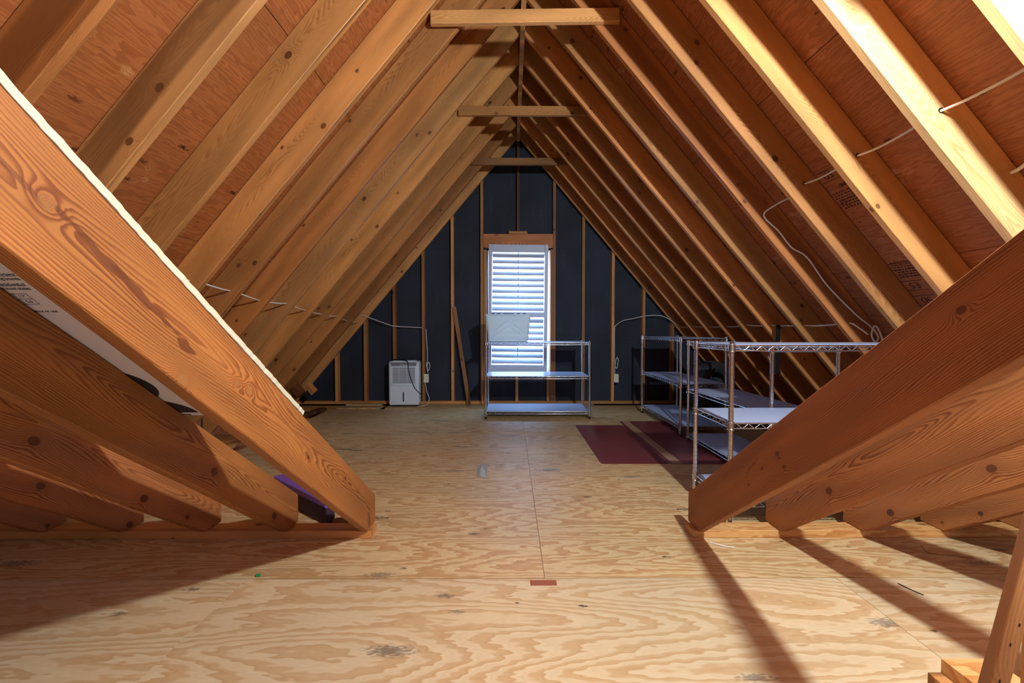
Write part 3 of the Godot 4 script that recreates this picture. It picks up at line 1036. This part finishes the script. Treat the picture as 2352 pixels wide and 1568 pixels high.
func build_window() -> void:
	var w := setting("window_1", "tall window in the gable wall, bright daylight behind")
	var zc := GABLE + 0.10
	var x0 := -0.315
	var x1 := 0.560
	var y0 := 0.44
	var y1 := 2.14
	for s in [[x0 + 0.012, (y0 + y1) / 2, 0.024, y1 - y0], [x1 - 0.012, (y0 + y1) / 2, 0.024, y1 - y0], [(x0 + x1) / 2, y1 - 0.012, x1 - x0 - 0.048, 0.024], [(x0 + x1) / 2, y0 + 0.012, x1 - x0 - 0.048, 0.024]]:
		put("jamb", bx(at(s[0], s[1], zc + 0.02), Vector3(s[2], s[3], 0.13), 0.002), M.vinyl, w)
	for half in 2:
		var a := y0 + 0.024 + half * 0.826
		var b := a + 0.826
		var z := zc + 0.03 + half * 0.025
		var sash := MB.new()
		var fx0 := x0 + 0.024
		var fx1 := x1 - 0.024
		sash.box(at(fx0 + 0.018, (a + b) / 2, z), Vector3(0.036, b - a, 0.024))
		sash.box(at(fx1 - 0.018, (a + b) / 2, z), Vector3(0.036, b - a, 0.024))
		sash.box(at((fx0 + fx1) / 2, a + 0.018, z), Vector3(fx1 - fx0 - 0.072, 0.036, 0.024))
		sash.box(at((fx0 + fx1) / 2, b - 0.018, z), Vector3(fx1 - fx0 - 0.072, 0.036, 0.024))
		var s := put("sash", sash.commit(), M.vinyl, w)
		var g := MB.new()
		g.quad(at(fx0 + 0.03, a + 0.03, z), at(fx1 - 0.03, a + 0.03, z), at(fx1 - 0.03, b - 0.03, z), at(fx0 + 0.03, b - 0.03, z))
		put("pane", g.commit(), M.glass, s)
	# the louvred shutter panel propped in front of the window
	var o := thing("louvered_shutter", "tall white louvered shutter panel leaning in front of the bright window", "shutter", at(0.096, 0.443, GABLE - 0.022))
	o.rotation = Vector3(-0.004, 0, -0.011)
	var W := 0.818
	var H := 1.765
	var t := 0.028
	var stile := 0.048
	put("stile", bx(Vector3(-W / 2 + stile / 2, H / 2, 0), Vector3(stile, H, t), 0.003), M.shutter, o)
	put("stile", bx(Vector3(W / 2 - stile / 2, H / 2, 0), Vector3(stile, H, t), 0.003), M.shutter, o)
	var rails := [[H - 0.055, 0.11, "top_rail"], [0.80, 0.075, "middle_rail"], [0.055, 0.11, "bottom_rail"]]
	var iw := W - 2 * stile
	for r in rails:
		put(r[2], bx(Vector3(0, r[0], 0), Vector3(iw - 0.003, r[1] - 0.004, t - 0.004), 0.003), M.shutter, o)
	# louvres: an eye-shaped section swept across
	var lb := MB.new()
	var sec := PackedVector2Array()
	for i in 13:
		var a := lerpf(-1.0, 1.0, i / 12.0)
		sec.append(Vector2(a * 0.0355, 0.0052 * sqrt(maxf(0.0, 1.0 - a * a)) + 0.0006))
	for i in range(12, -1, -1):
		var a := lerpf(-1.0, 1.0, i / 12.0)
		sec.append(Vector2(a * 0.0355, -0.0052 * sqrt(maxf(0.0, 1.0 - a * a)) - 0.0006))
	# section in local x (depth) and y, extruded along local z; turn so that z runs along world x
	lb.xf = Transform3D(Basis(Vector3.UP, PI / 2)) * Transform3D(Basis(Vector3.BACK, deg_to_rad(54.0)))
	lb.prism(sec, -iw / 2 + 0.004, iw / 2 - 0.004, 0.0005)
	var lm := lb.commit()
	var zones := [[0.842, H - 0.115, 0.079], [0.113, 0.758, 0.079]]
	for zn in zones:
		var n := int(round((zn[1] - zn[0]) / zn[2]))
		var pit: float = (zn[1] - zn[0]) / n
		for i in n:
			put("louver", lm, M.shutter, o, Transform3D(Basis(), Vector3(0, zn[0] + pit * (i + 0.5), 0)))
		var rod := bx(Vector3(0.0, (zn[0] + zn[1]) / 2 + 0.03, 0.036), Vector3(0.009, zn[1] - zn[0] - 0.06, 0.010), 0.002)
		put("tilt_rod", rod, M.shutter, o)


func build_shelving() -> void:
	shelving("chrome wire shelving unit standing before the window, plastic bin on top", "chrome wire shelving units", -0.283, 0.923, 4.81, 5.32, 0.905, [0.082, 0.492, 0.886])
	shelving("chrome wire shelving unit farthest back on the right, beside the gable wall", "chrome wire shelving units", 1.645, 2.082, 3.99, 5.16, 0.968, [0.096, 0.508, 0.948])
	shelving("middle one of the three right-hand shelving units, standing end-on behind the nearest", "chrome wire shelving units", 1.658, 2.080, 2.62, 3.85, 0.938, [0.062, 0.482, 0.92])
	shelving("nearest chrome wire shelving unit, partly behind the right jack rafter", "chrome wire shelving units", 1.147, 2.33, 2.145, 2.555, 0.968, [0.132, 0.545, 0.95])


func rounded(w: float, h: float, r: float, n := 5) -> PackedVector2Array:
	var p := PackedVector2Array()
	for c in [[w / 2 - r, -h / 2 + r, -90], [w / 2 - r, h / 2 - r, 0], [-w / 2 + r, h / 2 - r, 90], [-w / 2 + r, -h / 2 + r, 180]]:
		for i in n + 1:
			var a := deg_to_rad(c[2] + 90.0 * i / n)
			p.append(Vector2(c[0] + cos(a) * r, c[1] + sin(a) * r))
	return p


func shift(p: PackedVector2Array, o: Vector2) -> PackedVector2Array:
	var q := PackedVector2Array()
	for v in p:
		q.append(v + o)
	return q


func build_things() -> void:
	# dehumidifier
	var o := thing("dehumidifier", "white portable dehumidifier with grey louvered grille and black cord", "dehumidifier", at(-1.437, 0, 5.69))
	o.rotation.y = 0.03
	var b := MB.new()
	b.prism(shift(rounded(0.405, 0.592, 0.03), Vector2(0, 0.314)), -0.07, 0.105, 0.018)
	put("body", b.commit(), M.white, o)
	put("base", bx(Vector3(0, 0.009, 0.01), Vector3(0.34, 0.018, 0.15), 0.004), M.black, o)
	b = MB.new()
	b.prism(PackedVector2Array([Vector2(-0.165, 0.548), Vector2(0.165, 0.548), Vector2(0.178, 0.596), Vector2(-0.178, 0.596)]), 0.09, 0.1075, 0.002)
	put("control_panel", b.commit(), M.panel_grey, o)
	var fr := MB.new()   # raised surround of the grille
	for s in [[-0.158, 0.425, 0.018, 0.246], [0.158, 0.425, 0.018, 0.246], [0, 0.538, 0.298, 0.018], [0, 0.300, 0.298, 0.030]]:
		fr.box(Vector3(s[0], s[1], 0.108), Vector3(s[2], s[3], 0.012), 0.003)
	put("grille_frame", fr.commit(), M.white, o)
	put("grille_back", bx(Vector3(0, 0.422, 0.1055), Vector3(0.296, 0.212, 0.003), 0.0005), M.panel_grey, o)
	var gr := MB.new()
	for i in 19:
		gr.box(Vector3(0, 0.322 + i * 0.0112, 0.110), Vector3(0.294, 0.0048, 0.008), 0.001)
	for x in [-0.06, 0.045]:
		gr.box(Vector3(x, 0.424, 0.1105), Vector3(0.004, 0.212, 0.009), 0.001)
	put("grille", gr.commit(), M.white, o)
	put("water_tank", bx(Vector3(0, 0.136, 0.104), Vector3(0.376, 0.222, 0.010), 0.003), M.white, o)
	put("level_window", bx(Vector3(-0.005, 0.132, 0.109), Vector3(0.016, 0.13, 0.003), 0.001), M.slot, o)
	var tm := TextMesh.new()
	tm.text = "Honeywell"
	tm.font_size = 24
	tm.pixel_size = 0.0009
	tm.depth = 0.001
	put("lettering", tm, M.vinyl, o, Transform3D(Basis(), Vector3(0, 0.562, 0.1082)))
	put("top_cover", bx(Vector3(0, 0.614, 0.015), Vector3(0.30, 0.012, 0.13), 0.004), M.white, o)
	put("power_cord", rope([Vector3(-0.17, 0.621, 0.06), Vector3(-0.06, 0.628, 0.09), Vector3(0.02, 0.622, 0.10), Vector3(0.06, 0.60, 0.118), Vector3(0.065, 0.53, 0.122), Vector3(0.085, 0.43, 0.122), Vector3(0.12, 0.32, 0.120), Vector3(0.165, 0.23, 0.115), Vector3(0.215, 0.175, 0.09), Vector3(0.245, 0.165, 0.04)], 0.005), M.black, o)
	put("coiled_cord", rope([Vector3(-0.17, 0.626, 0.02), Vector3(-0.08, 0.63, 0.07), Vector3(0.05, 0.632, 0.06), Vector3(0.12, 0.64, 0.0), Vector3(0.03, 0.632, -0.03), Vector3(-0.10, 0.63, 0.0), Vector3(-0.15, 0.628, 0.05), Vector3(0.0, 0.636, 0.085), Vector3(0.10, 0.650, 0.05), Vector3(0.13, 0.664, 0.03)], 0.006), M.black, o)
	# storage bin on the far shelf
	o = thing("storage_bin", "translucent pale green plastic storage bin standing on the shelving before the window", "bin", at(-0.024, 0.8925, 5.07))
	b = MB.new()
	var ring := func(w: float, d: float, y: float) -> PackedVector3Array:
		var r := PackedVector3Array()
		for v in rounded(w, d, 0.03, 4):
			r.append(Vector3(v.x, y, -v.y))
		return r
	var levels := [[0.46, 0.31, 0.004], [0.475, 0.325, 0.03], [0.53, 0.372, 0.30], [0.545, 0.385, 0.302], [0.545, 0.385, 0.315], [0.525, 0.366, 0.315], [0.468, 0.318, 0.03], [0.452, 0.30, 0.010]]
	for i in levels.size() - 1:
		var a: PackedVector3Array = ring.call(levels[i][0], levels[i][1], levels[i][2])
		var c: PackedVector3Array = ring.call(levels[i + 1][0], levels[i + 1][1], levels[i + 1][2])
		for k in a.size():
			var l := (k + 1) % a.size()
			b.quad(a[k], a[l], c[l], c[k])
	var bo: PackedVector3Array = ring.call(levels[0][0], levels[0][1], levels[0][2])
	var bi: PackedVector3Array = ring.call(levels[7][0], levels[7][1], levels[7][2])
	for k in range(1, bo.size() - 1):
		b.quad(bo[0], bo[k + 1], bo[k], bo[k])
		b.quad(bi[0], bi[k], bi[k + 1], bi[k + 1])
	put("tub", b.commit(), M.bin, o)
	b = MB.new()
	b.xf = Transform3D(Basis(Vector3.RIGHT, -PI / 2), Vector3(0, 0.3155, 0))
	b.prism(rounded(0.548, 0.388, 0.03), 0.0, 0.012, 0.003)
	put("lid", b.commit(), M.bin, o)
	for s in [[-0.18, 0.036], [-0.112, 0.045], [0.0, 0.13], [0.118, 0.034], [0.188, 0.034]]:
		put("lid_notch", bx(Vector3(s[0], 0.3325, 0.186), Vector3(s[1], 0.011, 0.014), 0.002), M.slot, o)
	for s in [[-0.14, 0.0], [-0.075, 0.0], [0.085, 0.0], [0.15, 0.0]]:
		put("rim_rib", bx(Vector3(s[0], 0.285, 0.1875), Vector3(0.005, 0.045, 0.008), 0.001), M.bin_line, o)
	for k in 2:
		var yy := 0.252 - 0.062 * k
		for sd in [-1.0, 1.0]:
			var a := Vector3(0, yy, 0.0)
			var e := Vector3(sd * 0.17, yy - 0.125, 0.0)
			a.z = 0.1625 + (a.y - 0.03) * 0.087 + 0.0008
			e.z = 0.1625 + (e.y - 0.03) * 0.087 + 0.0008
			b = MB.new()
			b.tube(PackedVector3Array([a, e]), 0.0022, 6)
			put("embossed_line", b.commit(), M.bin_line, o)
	# tyre standing in the right eave
	o = thing("tire", "black car tire standing in the right eave behind the shelving", "tire", at(2.40, 0.005, 4.95))
	o.rotation.y = deg_to_rad(32)
	b = MB.new()
	b.xf = Transform3D(Basis(Vector3.RIGHT, PI / 2), Vector3(0, 0.328, 0))
	var pf := PackedVector2Array()
	for q in [[0.205, -0.085], [0.225, -0.098], [0.27, -0.108], [0.305, -0.100], [0.322, -0.078], [0.327, -0.040], [0.328, 0.0], [0.327, 0.040], [0.322, 0.078], [0.305, 0.100], [0.27, 0.108], [0.225, 0.098], [0.205, 0.085], [0.200, 0.075], [0.255, 0.06], [0.275, 0.0], [0.255, -0.06], [0.200, -0.075], [0.205, -0.085]]:
		pf.append(Vector2(q[0], q[1]))
	b.lathe(pf, 48)
	put("carcass", b.commit(), M.rubber, o)
	b = MB.new()
	for i in 56:
		for j in 5:
			var a := TAU * (i + 0.5 * (j % 2)) / 56
			var bs := Basis(Vector3.BACK, a)
			b.xf = Transform3D(bs, Vector3(0, 0.328, 0))
			b.box(Vector3(0, 0.3295 - 0.002 * absf(j - 2), (j - 2) * 0.031), Vector3(0.026, 0.006, 0.025), 0.0012)
	put("tread", b.commit(), M.rubber, o)
	# dark red mats on the floor
	b = MB.new()
	b.xf = Transform3D(Basis(Vector3.RIGHT, -PI / 2))
	b.prism(shift(rounded(0.529, 1.30, 0.03), Vector2(0.9645, 3.82)), 0.0006, 0.0036, 0.001)
	tag(put("floor_mat", b.commit(), M.mat, self), "dark red floor mat with rounded corners, lying nearer the middle of the floor", "mat", "dark red floor mats")
	o = thing("floor_mat", "dark red floor mat with a tan stripe, lying by the shelving", "mat", at(1.49, 0, 3.915), "dark red floor mats")
	b = MB.new()
	b.xf = Transform3D(Basis(Vector3.RIGHT, -PI / 2))
	b.prism(rounded(0.52, 1.50, 0.03), 0.0006, 0.0036, 0.001)
	put("mat", b.commit(), M.mat, o)
	put("stripe", bx(Vector3(-0.20, 0.0042, 0), Vector3(0.08, 0.0010, 1.496), 0.0003), M.stripe, o)
	# board leaning on the gable
	o = thing("loose_board", "thin loose board leaning against the black gable wall beside the window", "board", at(-0.565, 0.0, 5.70))
	o.rotation = Vector3(-0.035, 0, 0.152)
	put("board", bx(Vector3(0, 0.687, 0), Vector3(0.052, 1.36, 0.025), 0.002, Vector2(0.4, 0.5), true), M.stud, o)
	# purple board behind the left plate
	o = thing("purple_box", "flat dark box with a purple lid lying behind the floor plate between left jack rafters", "box", at(-1.19, 0.0, 2.365))
	o.rotation.y = deg_to_rad(-38)
	put("body", bx(Vector3(0, 0.049, -0.002), Vector3(0.60, 0.096, 0.05), 0.003), plain(c8(58, 34, 44), 0.7), o)
	put("lid", bx(Vector3(0, 0.116, 0.0), Vector3(0.62, 0.034, 0.062), 0.004), M.purple, o, Transform3D(), "purple lid")
	# purlin block lying behind the plate
	tag(put("lumber_scrap", bx(at(-0.83, 0.0205, 2.152), Vector3(0.18, 0.04, 0.05), 0.002, Vector2(0.3, 0.3)), M.stud_dark, self), "short lumber scrap on the floor behind the left floor plate", "lumber")
	# leaning boards and cut blocks at the right edge
	o = thing("leaning_board", "narrow brown board leaning at the right edge of the picture, nail holes along it", "board", at(0.808, 0.001, 0.75))
	var d1 := Vector3(0.235, 1.0, 0.0).normalized()
	var zz := Vector3(-0.55, 0, 0.83)
	zz = (zz - d1 * zz.dot(d1)).normalized()
	o.basis = Basis(d1.cross(zz), d1, zz)
	put("board", bx(Vector3(0, 0.37, 0), Vector3(0.024, 0.74, 0.040), 0.002, Vector2(0.2, 0.35), true), M.stud, o)
	for q in [0.40, 0.47, 0.51, 0.60]:
		put("nail_hole", bx(Vector3(0.004 * sin(q * 40.0), q, 0.0201), Vector3(0.0022, 0.006, 0.0008), 0.0002), M.dark, o)
	o = thing("pale_board", "pale narrow board standing upright at the right edge behind the brown leaning board", "board", at(1.045, 0.0, 0.80))
	put("board", bx(Vector3(0, 0.325, 0), Vector3(0.05, 0.65, 0.02), 0.002, Vector2(1.2, 0.15), true), M.plate, o)
	tag(put("lumber_block", bx(at(1.308, 0.0445, 1.12), Vector3(0.145, 0.089, 0.089), 0.003, Vector2(0.4, 0.1)), M.plate, self), "cut lumber block on the floor at the lower right corner", "lumber")
	tag(put("lumber_offcut", bx(at(1.215, 0.025, 1.118), Vector3(0.036, 0.05, 0.089), 0.002, Vector2(0.9, 0.5)), M.stud, self), "small lumber offcut beside the cut block in the lower right corner", "lumber")
	# short boards nailed across the rafter ends in the far left eave
	o = thing("nailed_block", "short square board nailed to the rafter foot in the far left corner", "board", at(-2.72, 0.26, 5.31))
	o.rotation.z = -0.87
	put("board", bx(Vector3(0, 0, 0), Vector3(0.14, 0.14, 0.02), 0.002), M.stud_dark, o)
	o = thing("nailed_board", "pale short board nailed over the last rafter in the far left corner", "board", at(-2.55, 0.285, 5.315))
	o.rotation.z = -0.87
	put("board", bx(Vector3(0, 0, 0), Vector3(0.14, 0.10, 0.02), 0.002), M.stud, o)
	# lumber lying in the open strip along the left eave
	for q in [[-2.50, 4.95, 0.95, -0.12, "loose lumber length lying on the joists in the far left gap"], [-2.52, 3.55, 0.75, -0.20, "nearer loose lumber length lying on the joists of the left gap"]]:
		o = thing("loose_lumber", q[4], "lumber", at(q[0], -0.018, q[1]), "loose lumber along the left eave")
		o.rotation.y = q[3]
		put("board", bx(Vector3(0, 0.0195, 0), Vector3(0.089, 0.038, q[2]), 0.003, Vector2(0.5, 0.3)), M.stud_dark if q[1] > 4.0 else M.stud, o)
	# strap hanging from a right rafter
	o = thing("hanging_strap", "black strap hanging from the right rafters above the shelving", "strap", at(2.335, 1.06, 3.62))
	put("webbing", bx(Vector3(0, -0.20, 0), Vector3(0.042, 0.43, 0.006), 0.001), M.black, o)
	put("buckle", bx(Vector3(0, -0.40, 0.004), Vector3(0.052, 0.035, 0.014), 0.003), M.black, o)
	# the lamp
	var p: Vector3 = FN.lamp
	o = thing("bare_bulb_lamp", "bare bulb in a porcelain holder under the right roof slope", "lamp", p)
	var out := Vector3(PITCH, 1, 0).normalized()
	var bs2 := Basis(out.cross(Vector3.BACK), out, Vector3.BACK)
	b = MB.new()
	b.lathe(PackedVector2Array([Vector2(0, -0.042), Vector2(0.018, -0.037), Vector2(0.03, -0.022), Vector2(0.034, 0.0), Vector2(0.03, 0.02), Vector2(0.018, 0.045), Vector2(0.014, 0.06)]), 20)
	put("bulb", b.commit(), M.bulb, o, Transform3D(bs2, Vector3.ZERO))
	b = MB.new()
	b.lathe(PackedVector2Array([Vector2(0.016, 0.056), Vector2(0.026, 0.06), Vector2(0.03, 0.095), Vector2(0.055, 0.115), Vector2(0.057, 0.13), Vector2(0.0, 0.13)]), 20)
	put("lampholder", b.commit(), M.porcelain, o, Transform3D(bs2, Vector3.ZERO))
	put("mounting_board", bx(Vector3(0, 0.14, 0), Vector3(0.10, 0.02, 1.1), 0.002), M.stud, o, Transform3D(bs2, Vector3.ZERO))


func outlet(label: String, x: float) -> void:
	var o := thing("wall_outlet", label, "outlet", at(x, 0.365, GABLE - 0.004), "outlets on the gable studs")
	put("box", bx(Vector3(0, 0, 0.0), Vector3(0.058, 0.108, 0.06), 0.003), M.outlet, o)
	put("cover_plate", bx(Vector3(0, 0, 0.032), Vector3(0.066, 0.118, 0.006), 0.002), M.outlet, o)
	for s in [-1.0, 1.0]:
		var r := put("receptacle", bx(Vector3(0, s * 0.02, 0.036), Vector3(0.032, 0.028, 0.004), 0.0015), M.outlet, o)
		var b := MB.new()
		for e in [-0.006, 0.006]:
			b.box(Vector3(e, s * 0.02 + 0.003, 0.0382), Vector3(0.0025, 0.009, 0.001), 0.0002)
		put("slot", b.commit(), M.ink, r)


func spans(o: Node3D, run: Array, r: float, sag: float) -> void:
	# the visible lengths of a cable between drilled rafters: [x, y, depth of the near face]
	for i in run.size() - 1:
		var a: Array = run[i]
		var b: Array = run[i + 1]
		var p := at(a[0], a[1], a[2] + 0.041)
		var q := at(b[0], b[1], b[2] - 0.003)
		var w := sag * (0.6 + 0.8 * absf(sin(i * 2.1 + 1.0)))
		put("cable_span", rope([p, p.lerp(q, 0.3) + Vector3(0.005, w * 0.9, 0), p.lerp(q, 0.7) + Vector3(0.006, w, 0), q], r), M.cable, o)


func build_cables() -> void:
	outlet("cream outlet on the stud to the left of the window, plug in it", -1.163)
	outlet("cream outlet on the stud to the right of the window", 1.468)
	var zg := GABLE - 0.012
	# left run through the rafters, then along the gable to the left outlet
	var run := []
	var ld := [2.545, 2.915, 3.31, 3.71, 4.115, 4.515, 4.92, 5.33, 5.735]
	for i in ld.size():
		var t := float(i) / (ld.size() - 1)
		var y := lerpf(1.325, 1.135, t)
		y += 0.014 * sin(i * 2.3 + 0.6)
		run.append([RIDGE_X - (APEX - y) / PITCH - 0.075, y, ld[i]])
	var o := thing("cable", "white cable threaded through the left slope's rafters towards the gable", "cable")
	spans(o, run, 0.0055, -0.005)
	put("cable_span", rope([at(-1.935, 1.335, 2.40), at(-1.945, 1.33, 2.47), at(-1.95, 1.33, 2.541)], 0.0055), M.cable, o)
	var z0 := zg
	tag(put("cable", rope([at(-2.07, 1.225, 5.71), at(-1.98, 1.22, 5.715), at(-1.85, 1.17, 5.72), at(-1.64, 1.095, 5.73), at(-1.6, 1.085, 5.735), at(-1.45, 1.075, 5.79), at(-1.23, 1.065, 5.80)], 0.0055), M.cable, self), "white cable arcing from the left rafters across two gable studs", "cable")
	tag(put("cable", rope([at(-1.168, 1.05, 5.77), at(-1.165, 0.95, 5.77), at(-1.152, 0.80, z0), at(-1.150, 0.62, z0), at(-1.158, 0.54, z0 - 0.02), at(-1.135, 0.47, z0 - 0.02), at(-1.115, 0.52, z0 - 0.02), at(-1.118, 0.575, z0 - 0.02), at(-1.135, 0.585, z0 - 0.02), at(-1.150, 0.53, z0 - 0.02), at(-1.145, 0.44, z0)], 0.0045), M.cable, self), "white cable with a small loop dropping to the left outlet", "cable")
	tag(put("cord", rope([at(-1.185, 0.345, z0 - 0.04), at(-1.19, 0.325, z0 - 0.06), at(-1.175, 0.29, z0 - 0.03), at(-1.16, 0.18, z0), at(-1.13, 0.10, z0), at(-1.125, 0.055, z0 - 0.03), at(-1.14, 0.012, z0 - 0.06), at(-1.175, 0.007, 5.62), at(-1.20, 0.007, 5.58)], 0.0045), M.cable, self), "grey white cord hanging from the left outlet to the dehumidifier", "cord")
	# right run
	tag(put("cable", rope([at(1.455, 0.425, zg), at(1.45, 0.52, zg - 0.02), at(1.462, 0.62, zg - 0.03), at(1.480, 0.655, zg - 0.03), at(1.492, 0.60, zg - 0.03), at(1.472, 0.50, zg - 0.02), at(1.448, 0.58, zg - 0.01), at(1.447, 0.80, zg), at(1.447, 1.04, zg), at(1.47, 1.10, zg), at(1.56, 1.16, zg), at(1.70, 1.19, zg), at(1.86, 1.225, zg - 0.01), at(2.0, 1.235, 5.725), at(2.12, 1.215, 5.722), at(2.25, 1.14, 5.718), at(2.33, 1.09, 5.725)], 0.0045), M.cable, self), "white cable rising from the right outlet and arching over two studs", "cable")
	run = []
	var rd := [2.88, 3.335, 3.745, 4.12, 4.52, 4.925, 5.33, 5.735]
	for i in rd.size():
		var y := 1.075 + 0.008 * sin((rd.size() - 1 - i) * 1.9)
		run.append([RIDGE_X + (APEX - y) / PITCH + 0.07, y, rd[i]])
	o = thing("cable", "white cable threaded low through the right slope's rafters above the shelving", "cable")
	spans(o, run, 0.0055, -0.006)
	put("cable_span", rope([at(run[0][0], run[0][1], 2.877), at(2.365, 1.07, 2.855), at(2.39, 1.04, 2.83), at(2.42, 1.00, 2.80)], 0.0055), M.cable, o)
	o = thing("cable", "white cable through the nearest right rafters, then running down one to a coil", "cable")
	spans(o, [[1.700, 1.899, 0.88], [1.702, 1.898, 1.295], [1.705, 1.897, 1.665], [1.722, 1.894, 2.08], [1.735, 1.893, 2.47]], 0.0055, -0.008)
	put("cable_span", rope([at(1.736, 1.892, 2.512), at(1.74, 1.86, 2.56), at(1.735, 1.85, 2.72), at(1.73, 1.83, 2.84), at(1.75, 1.79, 2.862), at(1.84, 1.71, 2.864), at(1.93, 1.60, 2.864), at(2.04, 1.53, 2.864), at(2.18, 1.34, 2.862), at(2.38, 1.14, 2.86), at(2.48, 1.05, 2.845), at(2.51, 0.985, 2.825), at(2.485, 0.95, 2.82), at(2.455, 1.0, 2.815), at(2.47, 1.06, 2.81), at(2.50, 1.03, 2.81), at(2.52, 0.96, 2.80)], 0.0055), M.cable, o)
	tag(put("cable", rope([at(1.99, 1.655, 1.661), at(1.992, 1.664, 1.63), at(2.00, 1.71, 1.56), at(2.02, 1.78, 1.42), at(2.03, 1.84, 1.30)], 0.0075), M.cable, self), "short thick white cable leaving the nearest right rafters at the picture's edge", "cable")
	# holes drilled for the cable, seen on the lit faces
	for q in [[1.705, 1.897, 1.6645], [1.722, 1.894, 2.0795], [1.735, 1.893, 2.4695]]:
		var hb := MB.new()
		hb.xf = Transform3D(Basis(Vector3.RIGHT, PI / 2), at(q[0] + 0.002, q[1] + 0.003, q[2]))
		hb.lathe(PackedVector2Array([Vector2(0.0, 0.0004), Vector2(0.0105, 0.0004), Vector2(0.0115, 0.0002), Vector2(0.0115, 0.0)]), 18)
		FN.holes.append([hb.commit(), q[2]])
	for c in get_children():
		if c is MeshInstance3D and str(c.name).begins_with("rafter") and str(c.get_meta("label")).begins_with("right"):
			for h in FN.holes:
				if absf(-c.position.z - h[1]) < 0.01:
					put("drilled_hole", h[0], M.dark, c, Transform3D(Basis(), -c.position), "dark drilled hole")


func build_scraps() -> void:
	var o := thing("duct_tape_patch", "torn patch of grey tan duct tape stuck on the middle of the floor", "tape", at(-0.205, 0, 3.03))
	o.rotation.y = 0.12
	var b := MB.new()
	b.xf = Transform3D(Basis(Vector3.RIGHT, -PI / 2))
	b.prism(PackedVector2Array([Vector2(-0.05, -0.12), Vector2(0.0, -0.17), Vector2(0.025, -0.10), Vector2(0.052, 0.14), Vector2(0.0, 0.155), Vector2(-0.03, 0.10)]), 0.0002, 0.0012, 0.0003)
	put("strip", b.commit(), M.tape, o)
	b = MB.new()
	b.xf = Transform3D(Basis(Vector3.RIGHT, -PI / 2))
	b.prism(PackedVector2Array([Vector2(-0.02, -0.14), Vector2(0.012, -0.15), Vector2(0.018, -0.03), Vector2(0.006, 0.10), Vector2(-0.012, 0.02)]), 0.0012, 0.0020, 0.0003)
	put("strip", b.commit(), M.tape_mid, o)
	tag(put("stain_patch", bx(at(0.135, 0.0004, 1.668), Vector3(0.108, 0.0008, 0.036), 0.0002), plain(c8(150, 80, 46), 0.5), self), "small reddish brown patch on the floor at the sheet joint", "patch")
	tag(put("wire_scrap", rope([at(0.965, 0.003, 1.985), at(0.99, 0.004, 1.965), at(1.02, 0.003, 1.95), at(1.06, 0.003, 1.935)], 0.0022), M.cable, self), "white wire scrap lying by the foot of the first right jack rafter", "wire scrap")
	tag(put("wood_splinter", rope([at(1.575, 0.003, 1.655), at(1.585, 0.003, 1.62), at(1.605, 0.002, 1.58)], 0.0019), M.ink, self), "short dark splinter on the floor between the right shadows", "splinter")
	tag(put("twig", rope([at(1.96, 0.003, 1.95), at(1.93, 0.004, 1.88), at(2.02, 0.004, 1.86), at(2.09, 0.003, 1.84)], 0.0014), M.stud_dark, self), "thin bent twig on the floor near the right floor plate", "twig")
	tag(put("wood_chip", bx(at(-1.46, 0.002, 1.97), Vector3(0.032, 0.003, 0.012), 0.0006), M.plate, self), "pale wood chip in the shade before the left floor plate", "wood chip")
	tag(put("green_scrap", bx(at(-1.055, 0.005, 1.718), Vector3(0.018, 0.009, 0.012), 0.002), M.green, self), "tiny green plastic scrap on the floor joint at the shadow's edge", "scrap")
